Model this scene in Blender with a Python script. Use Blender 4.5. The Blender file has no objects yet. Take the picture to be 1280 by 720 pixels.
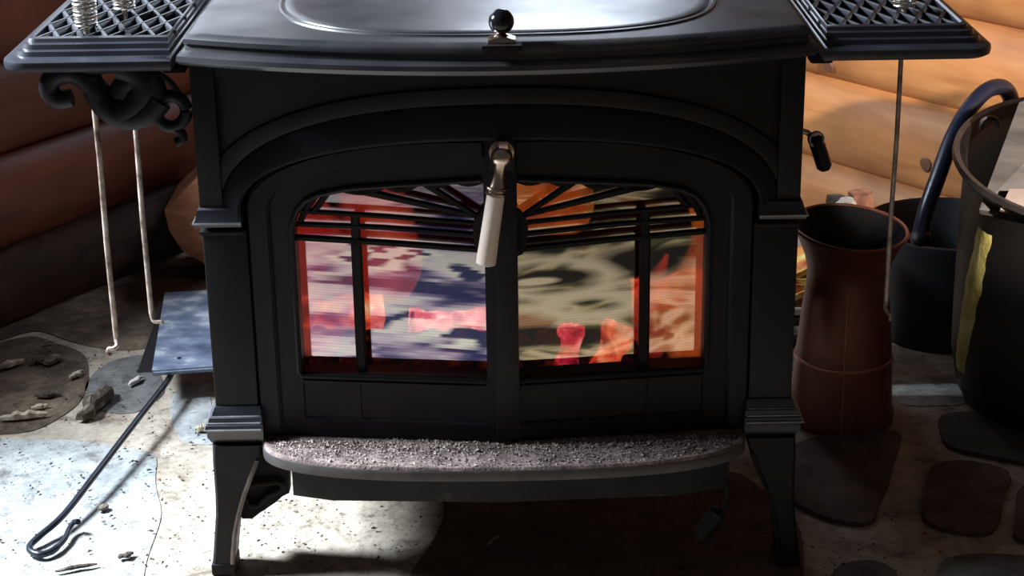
import bpy, bmesh, math, random
from mathutils import Vector, Matrix, noise
from mathutils.geometry import tessellate_polygon
random.seed(4)
R = math.radians
scene = bpy.context.scene
COL = scene.collection

# ------------------------------------------------------------------ camera
FPX, TH, ROLL = 2300.0, R(20.5), 0.015
CAM = Vector((0.012, -1.97, 1.09))
ct, st = math.cos(TH), math.sin(TH)
cam_d = bpy.data.cameras.new('camera')
cam_d.sensor_width = 36.0
cam_d.lens = 36.0 * FPX / 1280.0
cam_d.clip_start = 0.05
cam = bpy.data.objects.new('camera', cam_d)
COL.objects.link(cam)
fwd = Vector((0, ct, -st)); up0 = Vector((0, st, ct)); rt0 = Vector((1, 0, 0))
rt = (rt0 - up0 * ROLL).normalized(); up = (up0 + rt0 * ROLL).normalized()
m = Matrix((rt, up, -fwd)).transposed().to_4x4()
m.translation = CAM
cam.matrix_world = m
scene.camera = cam

# ------------------------------------------------------------------ world, lights, exposure
world = bpy.data.worlds.new('room_light')
scene.world = world
world.use_nodes = True
wb = world.node_tree.nodes['Background']
wb.inputs[0].default_value = (0.95, 0.86, 0.86, 1)
wb.inputs[1].default_value = 0.042
scene.view_settings.view_transform = 'Standard'
scene.view_settings.look = 'None'
scene.view_settings.exposure = 0.0
scene.view_settings.gamma = 1.0
scene.view_settings.use_curve_mapping = False

# plan of the room: two log walls meeting in a corner behind the stove
LP, LD = Vector((-0.812, 0.779, 0)), Vector((0.55, 0.835, 0)).normalized()
LN = Vector((0.835, -0.55, 0)).normalized()            # into the room
RP, RD = Vector((0.62, 1.05, 0)), Vector((0.6, -0.8, 0))
RN = Vector((-0.8, -0.6, 0))


def window_light(name, P, D, Nn, t, z, w, h, power, color, out=0.06, rise=0.0, aim=None, spread=180, size=1.0):
    """daylight entering through a window opening in one of the log walls"""
    l = bpy.data.lights.new(name, 'AREA')
    l.shape = 'RECTANGLE'; l.size = w * size; l.size_y = h * size
    l.energy = power; l.color = color; l.spread = R(spread)
    o = bpy.data.objects.new(name, l)
    COL.objects.link(o)
    pos = P + D * t - Nn * out + Vector((0, 0, z + rise))
    z_ax = (pos - Vector(aim)).normalized() if aim else -Nn
    x_ax = (D - z_ax * D.dot(z_ax)).normalized()
    mm = Matrix((x_ax, z_ax.cross(x_ax), z_ax)).transposed().to_4x4()
    mm.translation = pos
    o.matrix_world = mm
    return o


# along the wall, height, width, height of each opening
WIN = [(LP, LD, LN, -0.98, 1.10, 0.90, 0.90), (LP, LD, LN, 0.42, 1.10, 0.66, 0.60), (RP, RD, RN, -0.86, 1.24, 0.72, 0.54)]
window_light('daylight_front_window', *WIN[0], 62, (0.80, 0.90, 1.0), 0.50, 0.40, (-0.46, -0.10, 0.0), 90, 0.62)
window_light('daylight_back_window', *WIN[1], 3.5, (0.78, 0.88, 1.0))
window_light('daylight_corner_window', *WIN[2], 10, (0.74, 0.84, 1.0))

# unseen spot ahead right, standing in for a sunbeam on the right log wall
ld = bpy.data.lights.new('sunbeam_spot', 'SPOT')
ld.energy = 680; ld.color = (1.0, 0.90, 0.78); ld.spot_size = R(16.2); ld.spot_blend = 0.35; ld.shadow_soft_size = 0.04
lo = bpy.data.objects.new('sunbeam_spot', ld); COL.objects.link(lo)
lo.location = (1.30, -1.50, 1.15)
lo.rotation_euler = (Vector((0.67, 0.92, 0.30)) - lo.location).to_track_quat('-Z', 'Y').to_euler()


# ------------------------------------------------------------------ helpers
def floor_at(px, py, z=0.0):
    a, b = px - 640, py - 360
    u, w = a - ROLL * b, b + ROLL * a
    d = Vector((u / FPX, ct - w / FPX * st, -st - w / FPX * ct))
    t = (z - CAM.z) / d.z
    return CAM.x + d.x * t, CAM.y + d.y * t


def plane_at(px, py, Y):
    a, b = px - 640, py - 360
    u, w = a - ROLL * b, b + ROLL * a
    d = Vector((u / FPX, ct - w / FPX * st, -st - w / FPX * ct))
    t = (Y - CAM.y) / d.y
    return Vector((CAM.x + d.x * t, Y, CAM.z + d.z * t))


def link(name, me, mat, parent=None, smooth=True, kind=None):
    if mat is not None and not me.materials:
        me.materials.append(mat)
    if smooth:
        me.polygons.foreach_set('use_smooth', [True] * len(me.polygons))
        me.set_sharp_from_angle(angle=R(38))
    o = bpy.data.objects.new(name, me)
    COL.objects.link(o)
    if parent is not None:
        o.parent = parent
        # meshes are written in world coordinates; undo the parent's offset
        p = Vector((0, 0, 0)); q = parent
        while q is not None:
            p += q.location; q = q.parent
        o.location = -p
    if kind:
        o['kind'] = kind
    return o


def obj(name, bm, mat, parent=None, smooth=True, kind=None):
    bmesh.ops.recalc_face_normals(bm, faces=bm.faces)
    me = bpy.data.meshes.new(name)
    bm.to_mesh(me); bm.free()
    return link(name, me, mat, parent, smooth, kind)


def thing(name, label, cat, loc=(0, 0, 0), group=None):
    o = bpy.data.objects.new(name, None)
    COL.objects.link(o)
    o.empty_display_size = 0.05
    o.location = loc
    o['label'] = label; o['category'] = cat
    if group: o['group'] = group
    return o


def tag(o, label, cat, group=None, kind=None):
    o['label'] = label; o['category'] = cat
    if group: o['group'] = group
    if kind: o['kind'] = kind
    return o


def B():
    return bmesh.new()


def box(bm, x0, x1, y0, y1, z0, z1, bev=0.0):
    vs = [bm.verts.new((x, y, z)) for z in (z0, z1) for y in (y0, y1) for x in (x0, x1)]
    fs = []
    for q in ((0, 2, 3, 1), (4, 5, 7, 6), (0, 1, 5, 4), (2, 6, 7, 3), (0, 4, 6, 2), (1, 3, 7, 5)):
        fs.append(bm.faces.new([vs[i] for i in q]))
    if bev:
        es = list({e for f in fs for e in f.edges})
        bmesh.ops.bevel(bm, geom=es, offset=bev, segments=2, affect='EDGES', profile=0.6)


def prism(bm, poly, y0, y1, yf=None, bev=0.0):
    """polygon in x,z extruded from y0 to y1 (offsets added to yf(x))"""
    g = yf or (lambda x: 0.0)
    a = [bm.verts.new((x, g(x) + y0, z)) for x, z in poly]
    b = [bm.verts.new((x, g(x) + y1, z)) for x, z in poly]
    n = len(poly)
    fs = [bm.faces.new(a), bm.faces.new(b[::-1])]
    for i in range(n):
        bm.faces.new([a[i], b[i], b[(i + 1) % n], a[(i + 1) % n]])
    if bev:
        es = list(fs[0].edges)
        bmesh.ops.bevel(bm, geom=es, offset=bev, segments=2, affect='EDGES', profile=0.6)


def slab(bm, poly, z0, z1, bev=0.0):
    a = [bm.verts.new((x, y, z0)) for x, y in poly]
    b = [bm.verts.new((x, y, z1)) for x, y in poly]
    n = len(poly)
    bm.faces.new(a[::-1]); top = bm.faces.new(b)
    for i in range(n):
        bm.faces.new([a[i], a[(i + 1) % n], b[(i + 1) % n], b[i]])
    if bev:
        bmesh.ops.bevel(bm, geom=list(top.edges), offset=bev, segments=2, affect='EDGES', profile=0.6)


def loft(bm, loops, cap0=True, cap1=True, closed=False):
    rings = [[bm.verts.new(p) for p in lp] for lp in loops]
    n = len(rings[0])
    k = len(rings)
    for i in range(k if closed else k - 1):
        r0, r1 = rings[i], rings[(i + 1) % k]
        for j in range(n):
            bm.faces.new([r0[j], r0[(j + 1) % n], r1[(j + 1) % n], r1[j]])
    if not closed:
        if cap0: bm.faces.new(rings[0][::-1])
        if cap1: bm.faces.new(rings[-1])
    return rings


def smooth_path(pts, sub=6):
    pts = [Vector(p) for p in pts]
    out = []
    n = len(pts)
    for i in range(n - 1):
        p0, p1, p2, p3 = pts[max(i - 1, 0)], pts[i], pts[i + 1], pts[min(i + 2, n - 1)]
        for k in range(sub):
            t = k / sub
            out.append(0.5 * ((2 * p1) + (p2 - p0) * t + (2 * p0 - 5 * p1 + 4 * p2 - p3) * t * t + (3 * p1 - p0 - 3 * p2 + p3) * t ** 3))
    out.append(pts[-1])
    return out


def tube(bm, pts, r, n=10, closed=False, wob=0.0):
    pts = [Vector(p) for p in pts]
    k = len(pts)
    rad = r if callable(r) else (lambda t: r)
    T = []
    for i in range(k):
        if closed:
            d = pts[(i + 1) % k] - pts[i - 1]
        else:
            d = pts[min(i + 1, k - 1)] - pts[max(i - 1, 0)]
        T.append(d.normalized())
    nrm = T[0].orthogonal().normalized()
    loops = []
    for i in range(k):
        if i:
            q = T[i - 1].rotation_difference(T[i])
            nrm = (q @ nrm).normalized()
        b = T[i].cross(nrm)
        rr = rad(i / max(k - 1, 1))
        lp = []
        for j in range(n):
            a = 2 * math.pi * j / n
            p = pts[i] + (nrm * math.cos(a) + b * math.sin(a)) * rr
            if wob:
                p += Vector(noise.noise_vector(p * 60)) * wob
            lp.append(p)
        loops.append(lp)
    loft(bm, loops, closed=closed)


def lathe(bm, prof, c, n=40, sx=1.0, sy=1.0, cap0=True, cap1=False, zf=None):
    loops = []
    for r, z in prof:
        lp = []
        for j in range(n):
            a = 2 * math.pi * j / n
            x, y = r * math.cos(a) * sx, r * math.sin(a) * sy
            lp.append((c[0] + x, c[1] + y, c[2] + z + (zf(x, y, z) if zf else 0)))
        loops.append(lp)
    loft(bm, loops, cap0, cap1)


def lathe_axis(bm, prof, p0, p1, n=20):
    """profile (radius, t along p0-p1 in metres)"""
    p0, p1 = Vector(p0), Vector(p1)
    d = (p1 - p0).normalized()
    u = d.orthogonal().normalized(); v = d.cross(u)
    loops = [[p0 + d * t + (u * math.cos(2 * math.pi * j / n) + v * math.sin(2 * math.pi * j / n)) * r for j in range(n)] for r, t in prof]
    loft(bm, loops)


def ball(bm, c, r, seg=20, rings=12, sz=1.0):
    mm = Matrix.Translation(c) @ Matrix.Diagonal((r, r, r * sz, 1))
    bmesh.ops.create_uvsphere(bm, u_segments=seg, v_segments=rings, radius=1.0, matrix=mm)


# ------------------------------------------------------------------ materials
def nodes(name):
    mt = bpy.data.materials.new(name)
    mt.use_nodes = True
    nt = mt.node_tree
    return mt, nt, nt.nodes['Principled BSDF']


def N(nt, kind, **kw):
    n = nt.nodes.new(kind)
    for k, v in kw.items():
        if k.startswith('i_'):
            key = k[2:]
            n.inputs[int(key) if key.isdigit() else key.replace('_', ' ')].default_value = v
        else:
            setattr(n, k, v)
    return n


def coords(nt, scale=(1, 1, 1), rand=True):
    tc = N(nt, 'ShaderNodeTexCoord')
    mp = N(nt, 'ShaderNodeMapping')
    mp.inputs['Scale'].default_value = scale
    nt.links.new(tc.outputs['Object'], mp.inputs[0])
    if rand:
        oi = N(nt, 'ShaderNodeObjectInfo')
        mu = N(nt, 'ShaderNodeMath', operation='MULTIPLY'); mu.inputs[1].default_value = 37.0
        nt.links.new(oi.outputs['Random'], mu.inputs[0])
        cb = N(nt, 'ShaderNodeCombineXYZ')
        for k in range(3): nt.links.new(mu.outputs[0], cb.inputs[k])
        nt.links.new(cb.outputs[0], mp.inputs['Location'])
    return mp.outputs[0]


def ramp(nt, src, stops, interp='LINEAR'):
    cr = N(nt, 'ShaderNodeValToRGB')
    cr.color_ramp.interpolation = interp
    el = cr.color_ramp.elements
    while len(el) < len(stops): el.new(0.5)
    for e, (p, c) in zip(el, stops):
        e.position = p
        e.color = (*c, 1) if len(c) == 3 else c
    nt.links.new(src, cr.inputs[0])
    return cr.outputs[0]


def noise_tex(nt, vec, scale, detail=5.0, rough=0.55, dist=0.0):
    n = N(nt, 'ShaderNodeTexNoise')
    n.inputs['Scale'].default_value = scale
    n.inputs['Detail'].default_value = detail
    n.inputs['Roughness'].default_value = rough
    n.inputs['Distortion'].default_value = dist
    nt.links.new(vec, n.inputs['Vector'])
    return n.outputs['Fac']


def mix(nt, fac, a, b, blend='MIX'):
    mx = N(nt, 'ShaderNodeMix', data_type='RGBA', blend_type=blend)
    for sock, val in ((mx.inputs[0], fac), (mx.inputs[6], a), (mx.inputs[7], b)):
        if isinstance(val, (int, float)): sock.default_value = val
        elif isinstance(val, tuple): sock.default_value = (*val, 1)
        else: nt.links.new(val, sock)
    return mx.outputs[2]


def bump(nt, bsdf, h, strength=0.3, dist=0.002):
    b = N(nt, 'ShaderNodeBump')
    b.inputs['Strength'].default_value = strength
    b.inputs['Distance'].default_value = dist
    nt.links.new(h, b.inputs['Height'])
    nt.links.new(b.outputs[0], bsdf.inputs['Normal'])


def simple(name, stops, scale=20, rough=0.6, metal=0.0, bumps=0.3, bdist=0.001, stretch=(1, 1, 1), spec=0.5, rough_var=0.0, detail=5):
    mt, nt, bs = nodes(name)
    v = coords(nt, stretch)
    f = noise_tex(nt, v, scale, detail)
    nt.links.new(ramp(nt, f, stops), bs.inputs['Base Color'])
    bs.inputs['Roughness'].default_value = rough
    bs.inputs['Metallic'].default_value = metal
    bs.inputs['Specular IOR Level'].default_value = spec
    if rough_var:
        g = noise_tex(nt, v, scale * 0.6, 4)
        mr = N(nt, 'ShaderNodeMapRange')
        mr.inputs[1].default_value = 0.3; mr.inputs[2].default_value = 0.7
        mr.inputs[3].default_value = rough - rough_var; mr.inputs[4].default_value = rough + rough_var
        nt.links.new(g, mr.inputs[0]); nt.links.new(mr.outputs[0], bs.inputs['Roughness'])
    if bumps: 
        g2 = noise_tex(nt, v, scale * 6, 4)
        bump(nt, bs, g2, bumps, bdist)
    return mt


M = {}
M['iron'] = simple('black_cast_iron', [(0.35, (0.0075, 0.0075, 0.010)), (0.7, (0.013, 0.013, 0.0165))], 14, 0.50, 0.0, 0.25, 0.0006, rough_var=0.08, spec=0.22)
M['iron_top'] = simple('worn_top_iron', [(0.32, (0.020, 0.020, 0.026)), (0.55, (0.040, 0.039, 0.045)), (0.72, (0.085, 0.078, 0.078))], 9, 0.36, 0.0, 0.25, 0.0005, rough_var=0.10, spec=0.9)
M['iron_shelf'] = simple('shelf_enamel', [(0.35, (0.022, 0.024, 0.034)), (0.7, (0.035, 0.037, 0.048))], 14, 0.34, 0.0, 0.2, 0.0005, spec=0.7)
M['iron_dark'] = simple('near_black_iron', [(0.3, (0.008, 0.007, 0.008)), (0.7, (0.016, 0.013, 0.013))], 18, 0.7, 0.0, 0.3, 0.0008, spec=0.2)
M['ash_pan'] = simple('scuffed_pan', [(0.35, (0.012, 0.011, 0.011)), (0.64, (0.020, 0.018, 0.017)), (0.72, (0.10, 0.095, 0.085))], 22, 0.6, 0.0, 0.3, 0.0006, detail=8, spec=0.2)
M['rust_edge'] = simple('rubbed_iron_edge', [(0.35, (0.05, 0.04, 0.035)), (0.7, (0.16, 0.12, 0.10))], 30, 0.5, 0.2, 0.2)
M['worn'] = simple('worn_bright_iron', [(0.35, (0.14, 0.14, 0.155)), (0.7, (0.30, 0.30, 0.32))], 40, 0.4, 0.3, 0.2)
M['lip_edge'] = simple('dark_lip_edge', [(0.35, (0.045, 0.040, 0.040)), (0.7, (0.085, 0.074, 0.072))], 40, 0.5, 0.1, 0.2)
M['lip'] = simple('ashy_lip', [(0.34, (0.08, 0.055, 0.05)), (0.5, (0.20, 0.145, 0.135)), (0.70, (0.36, 0.28, 0.26))], 45, 0.9, 0, 0.9, 0.003, detail=8)
M['nickel'] = simple('worn_nickel', [(0.3, (0.55, 0.42, 0.33)), (0.7, (0.85, 0.72, 0.60))], 30, 0.25, 1.0, 0.15)
M['porcelain'] = simple('almond_porcelain', [(0.3, (0.74, 0.60, 0.50)), (0.7, (0.90, 0.78, 0.68))], 16, 0.25, 0.0, 0.05)
M['black_gloss'] = simple('black_gloss', [(0.3, (0.004, 0.004, 0.006)), (0.7, (0.010, 0.010, 0.013))], 10, 0.12, 0.0, 0.0)
M['spring'] = simple('bright_spring_wire', [(0.3, (0.62, 0.58, 0.54)), (0.7, (0.90, 0.87, 0.82))], 30, 0.28, 1.0, 0.1)
M['rod'] = simple('weathered_steel_rod', [(0.33, (0.16, 0.11, 0.085)), (0.5, (0.46, 0.38, 0.32)), (0.7, (0.66, 0.58, 0.50))], 45, 0.45, 0.35, 0.5, 0.0006)
M['rod_black'] = simple('blackened_rod', [(0.3, (0.012, 0.014, 0.022)), (0.7, (0.03, 0.035, 0.05))], 60, 0.32, 0.3, 0.4, 0.0005)
M['pan'] = simple('blued_steel_pan', [(0.32, (0.055, 0.075, 0.125)), (0.47, (0.11, 0.14, 0.21)), (0.56, (0.17, 0.205, 0.28)), (0.66, (0.42, 0.45, 0.50))], 17, 0.42, 0.1, 0.25, 0.0005, detail=8)
M['copper'] = simple('tarnished_copper', [(0.3, (0.10, 0.032, 0.022)), (0.5, (0.20, 0.058, 0.036)), (0.72, (0.29, 0.095, 0.055))], 9, 0.42, 0.3, 0.2, 0.0006)
M['copper_edge'] = simple('copper_seam', [(0.3, (0.35, 0.13, 0.08)), (0.7, (0.55, 0.24, 0.15))], 20, 0.35, 0.6, 0.1)
M['black_paint'] = simple('black_painted_steel', [(0.3, (0.003, 0.0035, 0.006)), (0.7, (0.006, 0.007, 0.011))], 15, 0.55, 0.0, 0.25, 0.0006)
M['bail'] = simple('blue_black_tube', [(0.3, (0.006, 0.008, 0.019)), (0.7, (0.012, 0.015, 0.032))], 25, 0.32, 0.1, 0.3, 0.0005)
M['pot'] = simple('sooty_pot', [(0.3, (0.007, 0.0065, 0.007)), (0.55, (0.014, 0.012, 0.012)), (0.75, (0.028, 0.023, 0.022))], 9, 0.5, 0.15, 0.3, 0.0008)
M['pot_rim'] = simple('worn_pot_rim', [(0.3, (0.022, 0.018, 0.018)), (0.7, (0.05, 0.042, 0.038))], 18, 0.45, 0.2, 0.3, 0.0006)
M['yellow'] = simple('old_yellow_paint', [(0.32, (0.30, 0.24, 0.06)), (0.5, (0.50, 0.42, 0.12)), (0.7, (0.62, 0.55, 0.24))], 30, 0.7, 0, 0.5, 0.002)
M['board'] = simple('grey_board', [(0.3, (0.045, 0.038, 0.036)), (0.7, (0.095, 0.082, 0.078))], 12, 0.8, 0, 0.3, 0.001, stretch=(1, 1, 6))
M['bark'] = simple('bark', [(0.3, (0.025, 0.018, 0.014)), (0.55, (0.10, 0.075, 0.055)), (0.75, (0.30, 0.25, 0.19))], 60, 0.9, 0, 0.9, 0.004)
M['pale_wood'] = simple('pale_splinter', [(0.3, (0.30, 0.23, 0.16)), (0.7, (0.62, 0.54, 0.42))], 50, 0.8, 0, 0.5, 0.002)
M['split_wood'] = simple('split_orange_wood', [(0.3, (0.30, 0.11, 0.05)), (0.55, (0.48, 0.20, 0.10)), (0.75, (0.62, 0.32, 0.18))], 14, 0.7, 0, 0.5, 0.002, stretch=(1, 1, 3))
M['slab'] = simple('grey_pink_wood', [(0.3, (0.14, 0.10, 0.088)), (0.7, (0.26, 0.20, 0.18))], 14, 0.8, 0, 0.4, 0.002)
M['kindling'] = simple('red_brown_wood', [(0.3, (0.16, 0.06, 0.035)), (0.7, (0.36, 0.16, 0.10))], 14, 0.8, 0, 0.5, 0.002, stretch=(5, 5, 1))
M['paper'] = simple('white_paper', [(0.3, (0.50, 0.46, 0.42)), (0.7, (0.80, 0.76, 0.72))], 20, 0.9, 0, 0.2)
M['newsprint'] = simple('newsprint', [(0.36, (0.06, 0.06, 0.065)), (0.5, (0.48, 0.46, 0.44)), (0.7, (0.66, 0.63, 0.60))], 130, 0.9, 0, 0.2, detail=8)
M['newsdark'] = simple('dark_print', [(0.40, (0.02, 0.025, 0.022)), (0.62, (0.05, 0.055, 0.05)), (0.72, (0.42, 0.42, 0.42))], 60, 0.8, 0, 0.2)
M['magazine'] = simple('yellow_red_print', [(0.33, (0.45, 0.06, 0.03)), (0.45, (0.75, 0.25, 0.06)), (0.55, (0.85, 0.55, 0.12)), (0.68, (0.9, 0.80, 0.42))], 45, 0.45, 0, 0.0)
M['greenpaper'] = simple('green_white_paper', [(0.42, (0.16, 0.20, 0.12)), (0.52, (0.62, 0.60, 0.52)), (0.7, (0.82, 0.80, 0.74))], 35, 0.8, 0, 0.2)
M['ash'] = simple('wood_ash', [(0.3, (0.22, 0.16, 0.15)), (0.7, (0.62, 0.52, 0.48))], 80, 1.0, 0, 0.5)
M['firebrick'] = simple('sooty_firebrick', [(0.3, (0.035, 0.022, 0.018)), (0.7, (0.09, 0.05, 0.04))], 20, 0.95, 0, 0.6, 0.003)
M['char'] = simple('charred_wood', [(0.3, (0.008, 0.006, 0.006)), (0.7, (0.04, 0.03, 0.028))], 40, 0.95, 0, 0.9, 0.004)


def log_wood(name, dark, mid, light, stretch=(2, 14, 14), knot=False, rough=0.55):
    mt, nt, bs = nodes(name)
    v = coords(nt, stretch)
    a = noise_tex(nt, v, 1.6, 6, 0.6, 0.6)
    c1 = ramp(nt, a, [(0.28, dark), (0.5, mid), (0.72, light)])
    v2 = coords(nt, (1, 1, 1))
    b = noise_tex(nt, v2, 4.5, 3)
    c2 = ramp(nt, b, [(0.35, (0.72, 0.66, 0.62)), (0.65, (1.12, 1.08, 1.02))])
    col = mix(nt, 1.0, c1, c2, 'MULTIPLY')
    nt.links.new(col, bs.inputs['Base Color'])
    bs.inputs['Roughness'].default_value = rough
    bump(nt, bs, a, 0.25, 0.003)
    return mt


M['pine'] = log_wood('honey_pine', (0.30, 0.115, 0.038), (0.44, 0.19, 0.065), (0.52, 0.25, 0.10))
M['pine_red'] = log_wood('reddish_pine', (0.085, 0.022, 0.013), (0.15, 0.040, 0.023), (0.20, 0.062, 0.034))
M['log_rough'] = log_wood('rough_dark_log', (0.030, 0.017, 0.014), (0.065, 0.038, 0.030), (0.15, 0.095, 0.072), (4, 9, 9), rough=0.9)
M['knot'] = simple('pine_knot', [(0.3, (0.07, 0.028, 0.016)), (0.7, (0.17, 0.07, 0.035))], 40, 0.6, 0, 0.3)


def ground(name, stops, spots=0.0, scale=5.0, rough=0.85, dirt=None):
    """stone or mortar: mottled colour, dark specks and pits, dirt towards the back of the hearth"""
    mt, nt, bs = nodes(name)
    tc = N(nt, 'ShaderNodeNewGeometry')
    v = tc.outputs['Position']
    a = noise_tex(nt, v, scale, 10, 0.70, 0.6)
    col = ramp(nt, a, stops)
    bl = noise_tex(nt, v, 22, 8, 0.75, 0.3)
    col = mix(nt, 1.0, col, ramp(nt, bl, [(0.36, (0.42, 0.38, 0.35)), (0.45, (0.85, 0.83, 0.80)), (0.60, (1.2, 1.19, 1.17))]), 'MULTIPLY')
    b = noise_tex(nt, v, 75, 6, 0.7)
    sp = ramp(nt, b, [(0.34, (0.15, 0.13, 0.12)), (0.42, (1, 1, 1))])
    col = mix(nt, spots, col, sp, 'MULTIPLY')
    if dirt:
        d = noise_tex(nt, v, 7.0, 6, 0.6, 0.8)
        dm = ramp(nt, d, [(0.46, (0, 0, 0)), (0.60, (1, 1, 1))])
        bw = N(nt, 'ShaderNodeRGBToBW'); nt.links.new(dm, bw.inputs[0])
        col = mix(nt, bw.outputs[0], col, dirt)
    nt.links.new(col, bs.inputs['Base Color'])
    bs.inputs['Roughness'].default_value = rough
    h = noise_tex(nt, v, 38, 8, 0.65)
    bump(nt, bs, h, 0.55, 0.006)
    return mt


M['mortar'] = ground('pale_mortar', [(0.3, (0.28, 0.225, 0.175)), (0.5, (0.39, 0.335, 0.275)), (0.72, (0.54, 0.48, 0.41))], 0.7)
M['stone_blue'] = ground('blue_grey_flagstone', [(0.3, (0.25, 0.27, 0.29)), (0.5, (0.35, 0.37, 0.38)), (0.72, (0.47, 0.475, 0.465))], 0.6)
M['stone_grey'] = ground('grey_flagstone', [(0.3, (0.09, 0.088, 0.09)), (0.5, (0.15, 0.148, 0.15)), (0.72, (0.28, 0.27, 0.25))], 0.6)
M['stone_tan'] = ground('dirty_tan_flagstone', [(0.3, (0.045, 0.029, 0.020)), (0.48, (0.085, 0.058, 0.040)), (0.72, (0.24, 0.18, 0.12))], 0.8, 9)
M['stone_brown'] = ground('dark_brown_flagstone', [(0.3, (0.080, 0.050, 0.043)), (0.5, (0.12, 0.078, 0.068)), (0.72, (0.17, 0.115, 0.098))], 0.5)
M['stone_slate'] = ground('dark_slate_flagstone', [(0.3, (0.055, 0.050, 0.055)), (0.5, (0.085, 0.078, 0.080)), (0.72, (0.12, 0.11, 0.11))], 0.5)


def emission(name, stops, scale, strength, stretch=(1, 1, 1), holes=None):
    mt = bpy.data.materials.new(name); mt.use_nodes = True
    nt = mt.node_tree
    nt.nodes.remove(nt.nodes['Principled BSDF'])
    out = nt.nodes['Material Output']
    v = coords(nt, stretch)
    f = noise_tex(nt, v, scale, 5, 0.6, 0.5)
    em = N(nt, 'ShaderNodeEmission')
    em.inputs['Strength'].default_value = strength
    nt.links.new(ramp(nt, f, stops), em.inputs['Color'])
    if holes is None:
        nt.links.new(em.outputs[0], out.inputs[0])
    else:
        tr = N(nt, 'ShaderNodeBsdfTransparent')
        ms = N(nt, 'ShaderNodeMixShader')
        lw = N(nt, 'ShaderNodeLayerWeight'); lw.inputs['Blend'].default_value = 0.35
        inv = N(nt, 'ShaderNodeMath', operation='SUBTRACT'); inv.inputs[0].default_value = 1.0
        nt.links.new(lw.outputs['Facing'], inv.inputs[1])
        pw = N(nt, 'ShaderNodeMath', operation='POWER'); pw.inputs[1].default_value = 3.2
        nt.links.new(inv.outputs[0], pw.inputs[0])
        g = noise_tex(nt, v, scale * 1.7, 4)
        mr = N(nt, 'ShaderNodeMapRange')
        mr.inputs[1].default_value = 0.3; mr.inputs[2].default_value = 0.62
        mr.inputs[3].default_value = 0.1; mr.inputs[4].default_value = holes
        nt.links.new(g, mr.inputs[0])
        mu = N(nt, 'ShaderNodeMath', operation='MULTIPLY')
        nt.links.new(pw.outputs[0], mu.inputs[0]); nt.links.new(mr.outputs[0], mu.inputs[1])
        nt.links.new(mu.outputs[0], ms.inputs[0])
        nt.links.new(tr.outputs[0], ms.inputs[1]); nt.links.new(em.outputs[0], ms.inputs[2])
        nt.links.new(ms.outputs[0], out.inputs[0])
    return mt


M['ember'] = emission('glowing_ember', [(0.34, (0.02, 0.001, 0.001)), (0.45, (0.45, 0.02, 0.01)), (0.56, (1.0, 0.12, 0.04)), (0.70, (1.0, 0.55, 0.30))], 26, 3.6)
M['ember_dim'] = emission('dying_ember', [(0.42, (0.01, 0.0005, 0.0005)), (0.54, (0.25, 0.012, 0.008)), (0.70, (0.9, 0.10, 0.04))], 40, 0.30)
M['ember_pink'] = emission('white_hot_ember', [(0.34, (0.05, 0.001, 0.003)), (0.44, (0.6, 0.02, 0.05)), (0.54, (1.0, 0.14, 0.16)), (0.66, (1.0, 0.70, 0.55))], 32, 4.2)
M['flame_orange'] = emission('orange_flame', [(0.34, (0.5, 0.04, 0.01)), (0.5, (1.0, 0.20, 0.03)), (0.68, (1.0, 0.45, 0.10))], 9, 2.0, (1, 1, 0.5), 0.9)
M['flame_red'] = emission('red_flame', [(0.34, (0.35, 0.01, 0.01)), (0.5, (0.8, 0.05, 0.03)), (0.68, (1.0, 0.16, 0.08))], 9, 1.7, (1, 1, 0.5), 0.9)

# door glass: clear with a strong mirror-like surface
mt = bpy.data.materials.new('coated_glass'); mt.use_nodes = True
nt = mt.node_tree; nt.nodes.remove(nt.nodes['Principled BSDF'])
tr = N(nt, 'ShaderNodeBsdfTransparent'); tr.inputs[0].default_value = (0.80, 0.76, 0.74, 1)
gl = N(nt, 'ShaderNodeBsdfGlossy'); gl.inputs['Roughness'].default_value = 0.006
ms = N(nt, 'ShaderNodeMixShader'); ms.inputs[0].default_value = 0.55
nt.links.new(tr.outputs[0], ms.inputs[1]); nt.links.new(gl.outputs[0], ms.inputs[2])
nt.links.new(ms.outputs[0], nt.nodes['Material Output'].inputs[0])
M['glass'] = mt


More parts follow.
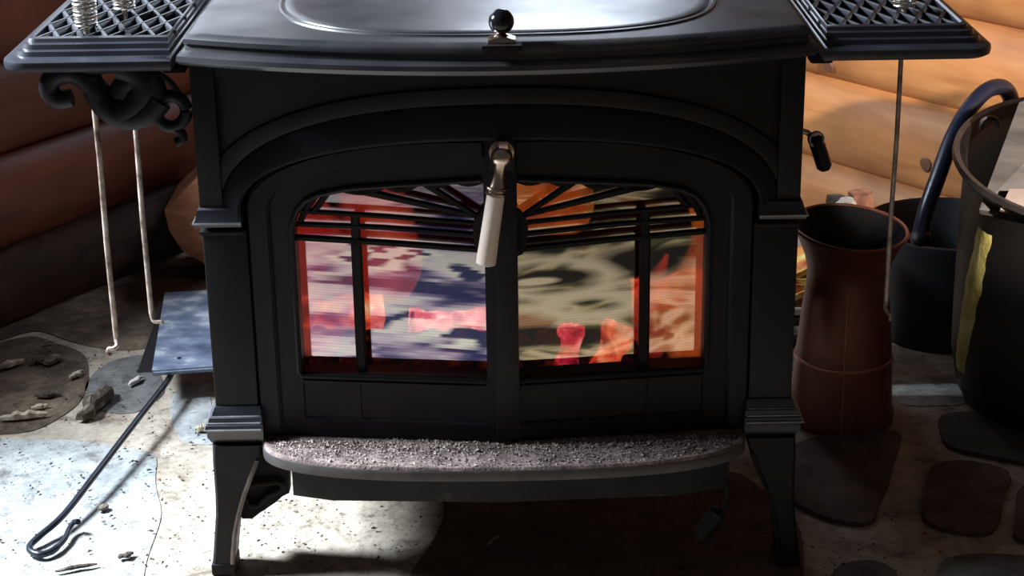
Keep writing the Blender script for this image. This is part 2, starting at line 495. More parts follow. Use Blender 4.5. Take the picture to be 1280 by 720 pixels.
# woven rug: rows of knots, two colour ways, ring and scroll figures
def rug_material():
    mt, nt, bs = nodes('woven_rug')
    tc = N(nt, 'ShaderNodeNewGeometry')
    sx = N(nt, 'ShaderNodeSeparateXYZ'); nt.links.new(tc.outputs['Position'], sx.inputs[0])

    def math_(op, a, b=None):
        n = N(nt, 'ShaderNodeMath', operation=op)
        for i, q in enumerate((a, b)):
            if q is None: continue
            if isinstance(q, (int, float)): n.inputs[i].default_value = q
            else: nt.links.new(q, n.inputs[i])
        return n.outputs[0]
    X, Yc = sx.outputs[0], sx.outputs[1]
    yq = math_('SNAP', Yc, 0.014)                                   # weaving rows
    row = math_('MULTIPLY', yq, 91.0)
    jig = N(nt, 'ShaderNodeTexWhiteNoise', noise_dimensions='1D'); nt.links.new(yq, jig.inputs['W'])
    xj = math_('ADD', X, math_('MULTIPLY', math_('SUBTRACT', jig.outputs['Value'], 0.5), 0.075))
    cb = N(nt, 'ShaderNodeCombineXYZ'); nt.links.new(xj, cb.inputs[0]); nt.links.new(yq, cb.inputs[1])
    # left colour way
    zz = math_('PINGPONG', math_('ADD', math_('MULTIPLY', xj, 1.0), 10.0), 0.085)
    zig = math_('SINE', math_('MULTIPLY', math_('ADD', yq, math_('MULTIPLY', zz, 1.2)), 24.0))
    nl = noise_tex(nt, cb.outputs[0], 6.5, 2, 0.5, 0.3)
    lv = math_('ADD', math_('MULTIPLY', zig, 0.085), nl)
    left = ramp(nt, lv, [(0.34, (0.035, 0.035, 0.10)), (0.41, (0.16, 0.13, 0.22)), (0.47, (0.36, 0.29, 0.34)), (0.54, (0.54, 0.47, 0.49)), (0.62, (0.66, 0.60, 0.52))])
    # right colour way: long scrolls
    v2 = N(nt, 'ShaderNodeCombineXYZ'); nt.links.new(X, v2.inputs[0]); nt.links.new(Yc, v2.inputs[1])
    nr = noise_tex(nt, v2.outputs[0], 4.2, 2, 0.45, 2.6)
    right = ramp(nt, nr, [(0.36, (0.030, 0.028, 0.018)), (0.43, (0.14, 0.14, 0.06)), (0.48, (0.58, 0.44, 0.22)), (0.56, (0.88, 0.70, 0.42)), (0.66, (0.50, 0.26, 0.12))])
    fac = N(nt, 'ShaderNodeMapRange'); fac.inputs[1].default_value = -0.03; fac.inputs[2].default_value = 0.05
    nt.links.new(X, fac.inputs[0])
    col = mix(nt, fac.outputs[0], left, right)

    def blob(cx, cy, rx, ry, soft, inner=0.0):
        dx = math_('DIVIDE', math_('SUBTRACT', xj if cx < 0 else X, cx), rx)
        dy = math_('DIVIDE', math_('SUBTRACT', yq if cx < 0 else Yc, cy), ry)
        d = math_('SQRT', math_('ADD', math_('MULTIPLY', dx, dx), math_('MULTIPLY', dy, dy)))
        mr = N(nt, 'ShaderNodeMapRange'); mr.inputs[1].default_value = 1.0; mr.inputs[2].default_value = 1.0 - soft
        nt.links.new(d, mr.inputs[0])
        o = mr.outputs[0]
        if inner:
            mr2 = N(nt, 'ShaderNodeMapRange'); mr2.inputs[1].default_value = inner - soft; mr2.inputs[2].default_value = inner
            nt.links.new(d, mr2.inputs[0])
            o = math_('MULTIPLY', o, mr2.outputs[0])
        return o
    navy, cream, black, sand = (0.04, 0.045, 0.10), (0.76, 0.72, 0.60), (0.03, 0.028, 0.02), (0.90, 0.72, 0.44)
    for (cx, cy, rx, ry, soft, inner, c) in (
            (-0.471, -1.042, 0.085, 0.10, 0.15, 0.0, cream), (-0.471, -1.042, 0.058, 0.075, 0.15, 0.55, navy),
            (-0.40, -0.895, 0.16, 0.030, 0.3, 0.0, navy), (-0.36, -0.735, 0.045, 0.06, 0.3, 0.0, navy),
            (-0.30, -0.97, 0.03, 0.05, 0.3, 0.0, navy), (-0.23, -1.05, 0.04, 0.03, 0.3, 0.0, navy),
            (-0.20, -0.70, 0.075, 0.07, 0.2, 0.0, cream), (-0.19, -0.69, 0.045, 0.045, 0.2, 0.0, navy),
            (0.33, -1.10, 0.20, 0.055, 0.5, 0.0, black), (0.48, -0.97, 0.11, 0.10, 0.5, 0.0, black),
            (0.30, -0.93, 0.14, 0.13, 0.3, 0.72, sand), (0.30, -0.93, 0.10, 0.05, 0.4, 0.0, black), (0.27, -0.92, 0.05, 0.022, 0.4, 0.0, sand),
            (0.33, -0.79, 0.12, 0.08, 0.35, 0.55, sand), (0.20, -0.68, 0.10, 0.055, 0.4, 0.0, black),
            (0.58, -1.0, 0.12, 0.05, 0.5, 0.0, black)):
        col = mix(nt, blob(cx, cy, rx, ry, soft, inner), col, c)
    col = mix(nt, 1.0, col, (0.68, 0.63, 0.60), 'MULTIPLY')
    nt.links.new(col, bs.inputs['Base Color'])
    bs.inputs['Roughness'].default_value = 0.95
    bs.inputs['Specular IOR Level'].default_value = 0.1
    wv = N(nt, 'ShaderNodeTexWave', wave_type='BANDS', bands_direction='Y'); wv.inputs['Scale'].default_value = 28
    nt.links.new(tc.outputs['Position'], wv.inputs['Vector'])
    bump(nt, bs, wv.outputs['Fac'], 0.4, 0.002)
    return mt


M['rug'] = rug_material()

# ------------------------------------------------------------------ floor and its flagstones
bm = B()
box(bm, -2.2, 2.2, -2.6, 2.2, -0.06, 0.0)
floor = obj('floor', bm, M['mortar'], smooth=False); floor['kind'] = 'structure'


def flagstone(pix, mat, h=0.006, world=None):
    pts = world or [floor_at(*p) for p in pix]
    out = []
    n = len(pts)
    for i in range(n):                       # wavy natural edge
        a, b = Vector(pts[i]), Vector(pts[(i + 1) % n])
        k = max(2, int((b - a).length / 0.02))
        for j in range(k):
            p = a.lerp(b, j / k)
            q = noise.noise_vector(Vector((p.x * 9, p.y * 9, 1.3))) * 0.014 + noise.noise_vector(Vector((p.x * 34, p.y * 34, 4.3))) * 0.005
            out.append((p.x + q.x, p.y + q.y))
    # round the corners a little
    for _ in range(2):
        out = [((out[i - 1][0] + 2 * out[i][0] + out[(i + 1) % len(out)][0]) / 4, (out[i - 1][1] + 2 * out[i][1] + out[(i + 1) % len(out)][1]) / 4) for i in range(len(out))]
    bm = B()
    slab(bm, out, -0.004, h, min(0.003, h * 0.5))
    return obj('flagstone', bm, mat, floor)


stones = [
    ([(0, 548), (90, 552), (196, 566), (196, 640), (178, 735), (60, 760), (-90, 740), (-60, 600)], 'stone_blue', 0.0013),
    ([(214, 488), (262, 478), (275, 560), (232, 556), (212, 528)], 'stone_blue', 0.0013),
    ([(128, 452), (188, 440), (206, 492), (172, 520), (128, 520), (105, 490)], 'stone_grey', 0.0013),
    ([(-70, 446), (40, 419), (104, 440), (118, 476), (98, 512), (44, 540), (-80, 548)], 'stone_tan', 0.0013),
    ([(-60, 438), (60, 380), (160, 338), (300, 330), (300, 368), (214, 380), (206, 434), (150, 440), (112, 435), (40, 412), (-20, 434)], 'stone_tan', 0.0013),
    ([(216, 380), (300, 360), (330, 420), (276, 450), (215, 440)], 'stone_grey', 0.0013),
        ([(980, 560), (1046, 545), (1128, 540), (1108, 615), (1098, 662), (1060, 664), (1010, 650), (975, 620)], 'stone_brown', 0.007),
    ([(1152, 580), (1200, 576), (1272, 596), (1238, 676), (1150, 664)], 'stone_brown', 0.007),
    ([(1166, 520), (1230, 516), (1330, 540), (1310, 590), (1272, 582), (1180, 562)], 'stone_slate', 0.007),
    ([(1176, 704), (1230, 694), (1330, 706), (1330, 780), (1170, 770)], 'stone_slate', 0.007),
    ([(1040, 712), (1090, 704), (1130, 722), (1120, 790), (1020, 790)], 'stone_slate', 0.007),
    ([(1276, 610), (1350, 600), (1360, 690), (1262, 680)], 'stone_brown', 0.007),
    ([(545, 560), (700, 590), (930, 590), (985, 640), (1010, 700), (990, 790), (700, 800), (500, 800), (520, 715), (555, 650)], 'stone_brown', 0.002),  # added dark slab, darkens the shaded floor under the stove
    ([(1100, 470), (1190, 474), (1220, 508), (1110, 506)], 'stone_blue', 0.0013),  # pale slab painted in for the pool of light between hod and pot
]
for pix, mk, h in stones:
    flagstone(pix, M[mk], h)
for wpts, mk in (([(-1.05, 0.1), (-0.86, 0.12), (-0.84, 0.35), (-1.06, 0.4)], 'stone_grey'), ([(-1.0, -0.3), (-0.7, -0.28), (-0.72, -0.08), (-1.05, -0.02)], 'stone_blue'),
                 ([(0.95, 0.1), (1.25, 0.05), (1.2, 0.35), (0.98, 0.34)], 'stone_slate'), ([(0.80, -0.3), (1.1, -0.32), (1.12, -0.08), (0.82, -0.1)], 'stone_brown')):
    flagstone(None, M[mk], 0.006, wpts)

# ------------------------------------------------------------------ log walls
wall_left = bpy.data.objects.new('wall_left', None); COL.objects.link(wall_left); wall_left['kind'] = 'structure'
wall_right = bpy.data.objects.new('wall_right', None); COL.objects.link(wall_right); wall_right['kind'] = 'structure'


def wall_log(parent, P, D, Nn, s0, s1, zc, r, mat, seed, wob=0.006, rough=0.0, flat=0.5):
    bm = B()
    k = max(8, int((s1 - s0) / 0.035)); n = 20
    loops = []
    for i in range(k + 1):
        s = s0 + (s1 - s0) * i / k
        cy = noise.noise(Vector((s * 1.1, seed, 0))) * wob
        cz = noise.noise(Vector((s * 0.9, seed + 5, 3))) * wob
        rr = r * (1 + 0.05 * noise.noise(Vector((s * 1.3, seed, 9))))
        lp = []
        for j in range(n):
            a = 2 * math.pi * j / n
            q = rr
            if rough:
                q += rough * noise.noise(Vector((s * 16, math.cos(a) * 3, math.sin(a) * 3 + seed)))
            p = P + D * s + Nn * (math.cos(a) * q * flat + cy - r * flat) + Vector((0, 0, zc + math.sin(a) * q * 0.98 + cz))
            lp.append(p)
        loops.append(lp)
    loft(bm, loops)
    # local origin on the log axis so the grain runs along it
    mid = P + D * ((s0 + s1) / 2) + Vector((0, 0, zc))
    rot = Matrix((D, Nn, Vector((0, 0, 1)))).transposed().to_4x4()
    mt_ = Matrix.Translation(mid) @ rot
    bmesh.ops.transform(bm, matrix=mt_.inverted(), verts=bm.verts)
    o = obj('log', bm, mat, parent)
    o.matrix_world = mt_
    o.location = mid; o.rotation_euler = rot.to_euler()
    return o


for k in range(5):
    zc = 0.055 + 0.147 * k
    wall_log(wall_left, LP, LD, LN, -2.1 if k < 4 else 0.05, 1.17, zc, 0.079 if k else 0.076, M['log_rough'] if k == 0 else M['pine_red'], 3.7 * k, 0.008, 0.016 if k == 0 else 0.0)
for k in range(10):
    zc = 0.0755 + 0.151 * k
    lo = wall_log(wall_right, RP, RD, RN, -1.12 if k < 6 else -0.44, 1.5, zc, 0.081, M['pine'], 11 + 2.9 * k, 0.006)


def knot(px, py, r):
    """branch knot standing slightly proud of a log on the right wall"""
    a, b = px - 640, py - 360
    u, w = a - ROLL * b, b + ROLL * a
    d = Vector((u / FPX, ct - w / FPX * st, -st - w / FPX * ct))
    t = (RP - CAM).dot(RN) / d.dot(RN)
    p = CAM + d * t
    row = min(9, max(0, round((p.z - 0.0755) / 0.151)))
    zc = 0.0755 + 0.151 * row
    dz = p.z - zc
    depth = 0.5 * (0.081 - math.sqrt(max(0.0, 0.081 ** 2 - dz * dz)))
    bm = B()
    nrm = (RN * (0.081 - depth) + Vector((0, 0, dz * 0.5))).normalized()
    uu = RD; vv = nrm.cross(uu)
    p = p - RN * depth
    loops = []
    for rr, h in ((1.0, -0.006), (1.0, 0.001), (0.85, 0.003), (0.4, 0.0035)):
        loops.append([p + nrm * h + (uu * math.cos(2 * math.pi * j / 16) + vv * math.sin(2 * math.pi * j / 16)) * r * rr * (1 + 0.06 * math.sin(2 * math.pi * j * 3 / 16)) for j in range(16)])
    loft(bm, loops)
    return obj('knot', bm, M['knot'], wall_right)


knot(1157, 206, 0.0125); knot(1032, 84, 0.012)

# windows in the log walls (beyond the frame): timber frames round the openings
for k, (WP, WD, WN, t, z, w, h) in enumerate(WIN):
    e = bpy.data.objects.new('window_%d' % (k + 1), None); COL.objects.link(e); e['kind'] = 'structure'
    c = WP + WD * t - WN * 0.04 + Vector((0, 0, z))
    for (a0, a1, b0, b1) in ((-w / 2 - 0.05, -w / 2, -h / 2 - 0.05, h / 2 + 0.05), (w / 2, w / 2 + 0.05, -h / 2 - 0.05, h / 2 + 0.05),
                             (-w / 2, w / 2, h / 2, h / 2 + 0.05), (-w / 2, w / 2, -h / 2 - 0.05, -h / 2)):
        bm = B(); box(bm, a0, a1, -0.04, 0.04, b0, b1, 0.004)
        bmesh.ops.transform(bm, matrix=Matrix.Translation(c) @ Matrix((WD, WN, Vector((0, 0, 1)))).transposed().to_4x4(), verts=bm.verts)
        obj('window_frame', bm, M['pine'], e)

# ------------------------------------------------------------------ rug in front of the hearth
bm = B()
pts = []
for i in range(41): pts.append((-0.95 + 1.9 * i / 40, -0.52 + 0.004 * math.sin(i * 1.7)))
for i in range(41): pts.append((0.95 - 1.9 * i / 40, -1.80 + 0.004 * math.sin(i * 2.1)))
slab(bm, pts, 0.0, 0.010, 0.003)
rug = obj('hearth_rug', bm, M['rug'])
tag(rug, 'patterned woven rug spread before the hearth, mirrored in the stove glass', 'rug')

# ------------------------------------------------------------------ the stove
SX, SY = 0.0, 0.2
stove = thing('wood_stove', 'black cast iron wood stove with two arched glass doors and side shelves', 'stove', (SX, SY, 0))


def fbow(x):
    x = min(abs(x), 0.31)
    return -0.045 * (1 - (x / 0.31) ** 2)


def dpl(x):
    return 0.004 - 0.034 * (1 - min(abs(x), 0.29) / 0.29)


def arch(x, a=0.291, b=0.093, z0=0.45, n=2.25):
    q = min(abs(x) / a, 1.0)
    return z0 + b * (1 - q ** n) ** (1 / n)


def archpts(a, b, z0=0.45, foot=None, n=2.25, k=64):
    pts = []
    for i in range(k + 1):
        th = math.pi * i / k
        c, s = math.cos(th), math.sin(th)
        pts.append((a * math.copysign(abs(c) ** (2 / n), c), z0 + b * abs(s) ** (2 / n)))
    if foot is not None:
        pts = [(a, foot)] + [(a, foot + (z0 - foot) * 0.5)] + pts + [(-a, foot + (z0 - foot) * 0.5), (-a, foot)]
    return pts


def band(bm, inner, outer, prof, yf, xmax=9, sel=None):
    """moulding between two arch curves; prof = (s, y offset) from inner to outer and back"""
    loops = []
    for (x0, z0), (x1, z1) in zip(inner, outer):
        if sel and not sel((x0 + x1) / 2): continue
        lp = []
        for s, y in prof:
            x = x0 + (x1 - x0) * s; z = z0 + (z1 - z0) * s
            x = max(-xmax, min(xmax, x))
            lp.append((x, yf(x) + y, z))
        loops.append(lp)
    loft(bm, loops)


def strip(bm, xs, z0f, z1f, y0, y1, yf):
    """wall of columns between two height functions, following yf(x)"""
    loops = []
    for x in xs:
        a, b = z0f(x), z1f(x)
        loops.append([(x, yf(x) + y0, a), (x, yf(x) + y0, b), (x, yf(x) + y1, b), (x, yf(x) + y1, a)])
    loft(bm, loops)


# firebox shell
bm = B()
box(bm, -0.334, -0.316, 0.03, 0.46, 0.165, 0.622, 0.003)
box(bm, 0.316, 0.334, 0.03, 0.46, 0.165, 0.622, 0.003)
box(bm, -0.316, 0.316, 0.44, 0.46, 0.165, 0.622)
box(bm, -0.316, 0.316, 0.0, 0.44, 0.165, 0.180)
obj('firebox', bm, M['iron'], stove)
bm = B()
box(bm, -0.300, 0.300, 0.395, 0.425, 0.181, 0.60)
box(bm, -0.314, -0.292, 0.05, 0.43, 0.181, 0.60)
box(bm, 0.292, 0.314, 0.05, 0.43, 0.181, 0.60)
obj('firebrick_lining', bm, M['firebrick'], stove)

# front panel over the doors
xs = [-0.316 + 0.632 * i / 96 for i in range(97)]
bm = B()
strip(bm, xs, lambda x: arch(x) if abs(x) < 0.2905 else 0.45, lambda x: 0.623, 0.0, 0.032, fbow)
front = obj('front_panel', bm, M['iron'], stove)
bm = B()
band(bm, archpts(0.291, 0.093), archpts(0.3135, 0.133), [(0, 0.004), (0.0, -0.006), (0.10, -0.0095), (0.86, -0.0075), (1, -0.003), (1, 0.004)], fbow)
obj('arch_moulding', bm, M['iron'], front)
bm = B()
band(bm, archpts(0.3135, 0.133), archpts(0.335, 0.152), [(0, 0.004), (0.0, -0.0045), (0.12, -0.0055), (0.9, -0.0035), (1, 0.0), (1, 0.004)], fbow, 0.318)
obj('arch_moulding', bm, M['iron'], front)
bm = B()
strip(bm, xs, lambda x: 0.607, lambda x: 0.624, -0.004, 0.01, fbow)
obj('top_rail', bm, M['iron'], front)

bm = B()
band(bm, archpts(0.272, 0.076, foot=0.181), archpts(0.298, 0.100, foot=0.181), [(0, 0.0305), (1, 0.0305), (1, 0.037), (0, 0.037)], lambda x: 0.5 * dpl(x) + 0.004)
obj('door_rebate', bm, M['iron_dark'], front)

for sgn in (-1, 1):
    def bx(bm, a, b, *r):
        box(bm, min(sgn * a, sgn * b), max(sgn * a, sgn * b), *r)
    bm = B()
    bx(bm, 0.310, 0.3365, -0.008, 0.05, 0.455, 0.623, 0.0025)
    obj('upper_pilaster', bm, M['iron'], stove)
    # capital: sloping ledge with a shadow gap below
    bm = B()
    lps = []
    for d, z in ((-0.010, 0.470), (-0.004, 0.459), (0.002, 0.456), (0.005, 0.445), (0.007, 0.442), (0.006, 0.437), (-0.004, 0.435)):
        x0, x1 = 0.291 - (d * 0.2), 0.3365 + d
        lps.append([(sgn * x0, -0.010 - d, z), (sgn * x1, -0.010 - d, z), (sgn * x1, 0.06, z), (sgn * x0, 0.06, z)])
    loft(bm, lps)
    obj('capital', bm, M['iron_shelf'], stove)
    bm = B()
    bx(bm, 0.286, 0.3365, -0.004, 0.05, 0.192, 0.430, 0.003)
    bx(bm, 0.289, 0.3395, -0.006, 0.05, 0.424, 0.4285, 0.001)
    obj('pilaster', bm, M['iron'], stove)
    bm = B()
    lps = []
    for d, z in ((0, 0.213), (0.003, 0.207), (0.004, 0.203), (0.007, 0.2015), (0.008, 0.197), (0.008, 0.195), (0.011, 0.1935), (0.012, 0.188), (0.010, 0.185), (0.010, 0.178), (0.003, 0.165)):
        x0, x1 = 0.284 - d * 0.3, 0.3365 + d
        lps.append([(sgn * x0, -0.006 - d, z), (sgn * x1, -0.006 - d, z), (sgn * x1, 0.06, z), (sgn * x0, 0.06, z)])
    loft(bm, lps)
    obj('base_moulding', bm, M['iron_shelf'], stove)
    for zz, dd in ((0.2022, 0.0042), (0.1955, 0.0083), (0.1885, 0.0122)):
        bm = B()
        y0 = -0.0065 - dd
        x0, x1 = 0.286 - dd * 0.3, 0.3368 + dd
        tube(bm, [(sgn * x0, y0, zz), (sgn * x1, y0, zz), (sgn * x1, 0.055, zz)], 0.0013, 6)
        obj('worn_bead', bm, M['worn'], stove)
    bm = B()
    tube(bm, [(sgn * 0.290, -0.0178, 0.4415), (sgn * 0.3435, -0.0178, 0.4415), (sgn * 0.3435, 0.055, 0.4415)], 0.0014, 6)
    obj('worn_bead', bm, M['worn'], stove)
    # legs: flared cabriole legs, front and rear
    for (yy, rear) in ((-0.012, False), (0.40, True)):
        prof = [(0.168, 0.283, 0.341), (0.150, 0.288, 0.342), (0.130, 0.296, 0.342), (0.105, 0.306, 0.342), (0.080, 0.314, 0.343), (0.055, 0.320, 0.346), (0.030, 0.3235, 0.349), (0.016, 0.325, 0.351)]
        bm = B()
        lps = []
        for z, xi, xo in prof:
            f = (0.168 - z) / 0.152
            y0 = yy + (-0.006 - 0.006 * f if not rear else 0.004)
            y1 = yy + 0.058 - 0.026 * f
            b = 0.003
            lps.append([(sgn * (xi + b), y0, z), (sgn * (xo - b), y0, z), (sgn * xo, y0 + b, z), (sgn * xo, y1, z), (sgn * xi, y1, z), (sgn * xi, y0 + b, z)])
        loft(bm, lps)
        leg = obj('leg', bm, M['iron'], stove)
        bm = B()
        y0 = yy + (-0.013 if not rear else 0.004)
        bx(bm, 0.3240, 0.3525, y0 - 0.001, yy + 0.030, 0.0005, 0.016, 0.003)
        obj('foot', bm, M['iron_dark'], leg)
        if not rear:
            bm = B()
            tube(bm, [(sgn * (xi + 0.002), yy - 0.006 - 0.006 * (0.168 - z) / 0.152, z) for z, xi, xo in prof[1:]], 0.0028, 8)
            obj('edge_bead', bm, M['rust_edge'] if sgn < 0 else M['iron_dark'], leg)

# top plate with a moulded bowed edge


def top_outline(d, n=48):
    pts = []
    for i in range(n + 1):
        x = -0.346 + 0.692 * i / n
        y = -0.030 - 0.068 * (1 - (x / 0.346) ** 2)
        pts.append((x * (0.346 - d) / 0.346, y + d))
    pts += [(0.346 - d, 0.20), (0.346 - d, 0.455 - d), (-(0.346 - d), 0.455 - d), (-(0.346 - d), 0.20)]
    return pts


bm = B()
loft(bm, [[(x, y, z) for x, y in top_outline(d)] for d, z in ((0.03, 0.6235), (0.010, 0.6235), (0.003, 0.626), (0.0, 0.631), (0.001, 0.636), (0.006, 0.6395), (0.009, 0.6405), (0.0105, 0.646), (0.008, 0.648), (0.0085, 0.653), (0.012, 0.657), (0.017, 0.6585))])
top = obj('top_plate', bm, M['iron_top'], stove)


def superell(cx, cy, a, b, n=2.7, k=96):
    out = []
    for i in range(k):
        t = 2 * math.pi * i / k
        c, s = math.cos(t), math.sin(t)
        out.append((cx + a * math.copysign(abs(c) ** (2 / n), c), cy + b * math.copysign(abs(s) ** (2 / n), s)))
    return out


bm = B()
gc = (0.0, 0.165)
loft(bm, [[(x, y, z) for x, y in superell(*gc, 0.243 + d, 0.212 + d)] for d, z in ((0.010, 0.6584), (0.009, 0.6606), (0.006, 0.6610), (0.0048, 0.6592), (0.002, 0.6592), (0.0012, 0.6612), (-0.002, 0.6622), (-0.01, 0.6622))])
griddle = obj('griddle', bm, M['iron_top'], stove)
# knob on its nickel bracket at the front edge
bm = B()
kc = Vector((0.005, -0.080, 0.6795))
bmesh.ops.create_uvsphere(bm, u_segments=28, v_segments=18, radius=0.0135, matrix=Matrix.Translation(kc) @ Matrix.Rotation(R(90), 4, 'X'))
knob = obj('knob', bm, M['black_gloss'], stove)
bm = B()
lathe_axis(bm, [(0.0012, 0.0), (0.0022, 0.0), (0.0022, 0.0012), (0.0008, 0.0016)], kc + Vector((0, -0.0125, 0.0)), kc + Vector((0, -0.02, 0.0)), 12)
obj('screw', bm, M['iron'], knob)
bm = B()
prism(bm, [(-0.0105, 0.6572), (0.0205, 0.6572), (0.0195, 0.6615), (0.011, 0.6645), (-0.001, 0.6645), (-0.0095, 0.6615)], -0.090, -0.070, None, 0.0015)
lathe_axis(bm, [(0.010, 0), (0.007, 0.003), (0.004, 0.005)], (0.005, -0.08, 0.662), (0.005, -0.08, 0.70), 16)
obj('knob_bracket', bm, M['nickel'], knob)
bm = B()
prism(bm, [(-0.011, 0.6490), (0.021, 0.6490), (0.026, 0.6530), (0.026, 0.6580), (-0.016, 0.6580), (-0.016, 0.6530)], -0.0985, -0.066, None, 0.001)
obj('knob_socket', bm, M['iron_dark'], knob)


# ---- doors
GT = [(0.017, 0.489), (0.058, 0.4855), (0.112, 0.481), (0.166, 0.476), (0.200, 0.468), (0.216, 0.460), (0.226, 0.448), (0.2325, 0.430)]


def gtop(x):
    x = abs(x)
    if x <= GT[0][0]: return GT[0][1]
    for (a, za), (b, zb) in zip(GT, GT[1:]):
        if x <= b: return za + (zb - za) * (x - a) / (b - a)
    return GT[-1][1]


GB = 0.2545
for sgn in (-1, 1):
    S = lambda lst: [sgn * v for v in lst]
    bm = B()
    full = lambda x: arch(x, 0.2855, 0.0875)
    lin = lambda a, b, k: [a + (b - a) * i / k for i in range(k + 1)]
    strip(bm, S(lin(0.2325, 0.285, 14)), lambda x: 0.173, full, 0, 0.028, dpl)
    strip(bm, S(lin(0.018, 0.2325, 40)), lambda x: 0.173, lambda x: GB, 0, 0.028, dpl)
    strip(bm, S(lin(0.018, 0.2325, 40)), gtop, full, 0, 0.028, dpl)
    strip(bm, S(lin(0.0018, 0.018, 4)), lambda x: 0.173, full, 0, 0.028, dpl)
    door = obj('door', bm, M['iron'], stove)
    # raised outer border and a bead round the glass
    half = lambda pts: [p for p in pts if p[0] * sgn >= 0.002]
    bm = B()
    pi, po = archpts(0.258, 0.066, foot=0.176), archpts(0.283, 0.0855, foot=0.176)
    sel = [(a, b) for a, b in zip(pi, po) if a[0] * sgn > 0.002]
    band(bm, [a for a, b in sel], [b for a, b in sel], [(0, 0.004), (0.05, -0.002), (0.2, -0.0055), (1, -0.0055), (1, 0.004)], dpl)
    obj('door_border', bm, M['iron'], door)
    bm = B()
    pth = [(0.020, GB - 0.004), (0.232, GB - 0.004), (0.236, GB), (0.236, 0.35), (0.236, 0.430)] + [(x + 0.003, z + 0.003) for x, z in GT[::-1]]
    tube(bm, [(sgn * x, dpl(x) - 0.001, z) for x, z in pth], 0.0035, 8)
    obj('glass_bead', bm, M['iron'], door)
    bm = B()
    pth = [(0.020, 0.244), (0.232, 0.244), (0.232, 0.196), (0.020, 0.196)]
    tube(bm, [(sgn * x, dpl(x) - 0.0005, z) for x, z in pth], 0.0018, 6)
    tube(bm, [(sgn * 0.166, dpl(0.166) - 0.0005, 0.196), (sgn * 0.166, dpl(0.166) - 0.0005, 0.244)], 0.0012, 6)
    obj('panel_bead', bm, M['iron'], door)
    # the pane stands behind the grille
    bm = B()
    prism(bm, [(sgn * x, z) for x, z in ([(0.0175, GB - 0.001), (0.234, GB - 0.001)] + [(x, z + 0.001) for x, z in GT[::-1]])], 0.0245, 0.0272, dpl)
    obj('glass_pane', bm, M['glass'], door, smooth=False)

    def bar(name, pts, w, y0=0.006, y1=0.013, w2=None):
        """flat cast bar along a polyline on the door plane"""
        bm = B()
        loops = []
        pts = [Vector((x, z)) for x, z in pts]
        for i, p in enumerate(pts):
            d = (pts[min(i + 1, len(pts) - 1)] - pts[max(i - 1, 0)]).normalized()
            q = Vector((-d.y, d.x))
            ww = w if w2 is None else w + (w2 - w) * i / (len(pts) - 1)
            a, b = p + q * ww / 2, p - q * ww / 2
            c, e = p + q * ww * 0.3, p - q * ww * 0.3
            loops.append([(sgn * v.x, dpl(v.x) + yy, v.y) for v, yy in ((a, y1), (a, y0 + 0.003), (c, y0), (e, y0), (b, y0 + 0.003), (b, y1))])
        loft(bm, loops)
        return obj(name, bm, M['iron_dark'], door)
    bar('mullion', [(0.1635, GB - 0.002), (0.1635, 0.416)], 0.0125)
    bar('mullion_cap', [(0.1635, 0.416), (0.1635, 0.446)], 0.0105, 0.007)
    bar('rail', [(0.226, 0.4475), (0.130, 0.4435), (0.030, 0.4375)], 0.0050)
    bar('rail', [(0.236, 0.4320), (0.130, 0.4300), (0.028, 0.4240)], 0.0056)
    bar('rail', [(0.236, 0.4160), (0.130, 0.4120), (0.016, 0.4060)], 0.0066)
    hub = (0.026, 0.446)
    for (x, z, w) in ((0.166, 0.475, 0.0088), (0.090, 0.487, 0.0082)):
        bar('sunburst_ray', [hub, (x, z)], 0.0055, 0.006, 0.013, w)
    bar('sunburst_ray', [(0.212, 0.446), (0.203, 0.456), (0.190, 0.477)], 0.0072)
    # scalloped edge joining the ray ends
    for (a, b, dip) in (((0.226, 0.436), (0.200, 0.472), -0.004), ((0.186, 0.478), (0.122, 0.483), 0.009), ((0.128, 0.480), (0.086, 0.488), 0.0085), ((0.090, 0.487), (0.050, 0.490), 0.0075), ((0.054, 0.490), (0.016, 0.490), 0.006)):
        pts = []
        for i in range(9):
            t = i / 8
            x = a[0] + (b[0] - a[0]) * t; z = a[1] + (b[1] - a[1]) * t - dip * math.sin(math.pi * t)
            pts.append((x, z))
        bar('scallop', pts, 0.0070)
    # quarter hub plate
    bm = B()
    prism(bm, [(sgn * x, z) for x, z in ([(0.017, 0.400), (0.024, 0.402), (0.029, 0.412), (0.031, 0.430), (0.029, 0.442), (0.023, 0.452), (0.017, 0.456)])], 0.004, 0.014, dpl)
    obj('sunburst_hub', bm, M['iron_dark'], door)
    if sgn > 0:
        bm = B()
        box(bm, -0.008, 0.019, -0.0345, -0.0285, 0.178, 0.536, 0.0015)
        box(bm, -0.0125, 0.0175, -0.0400, -0.032, 0.505, 0.552, 0.0015)
        obj('meeting_strip', bm, M['iron'], door)

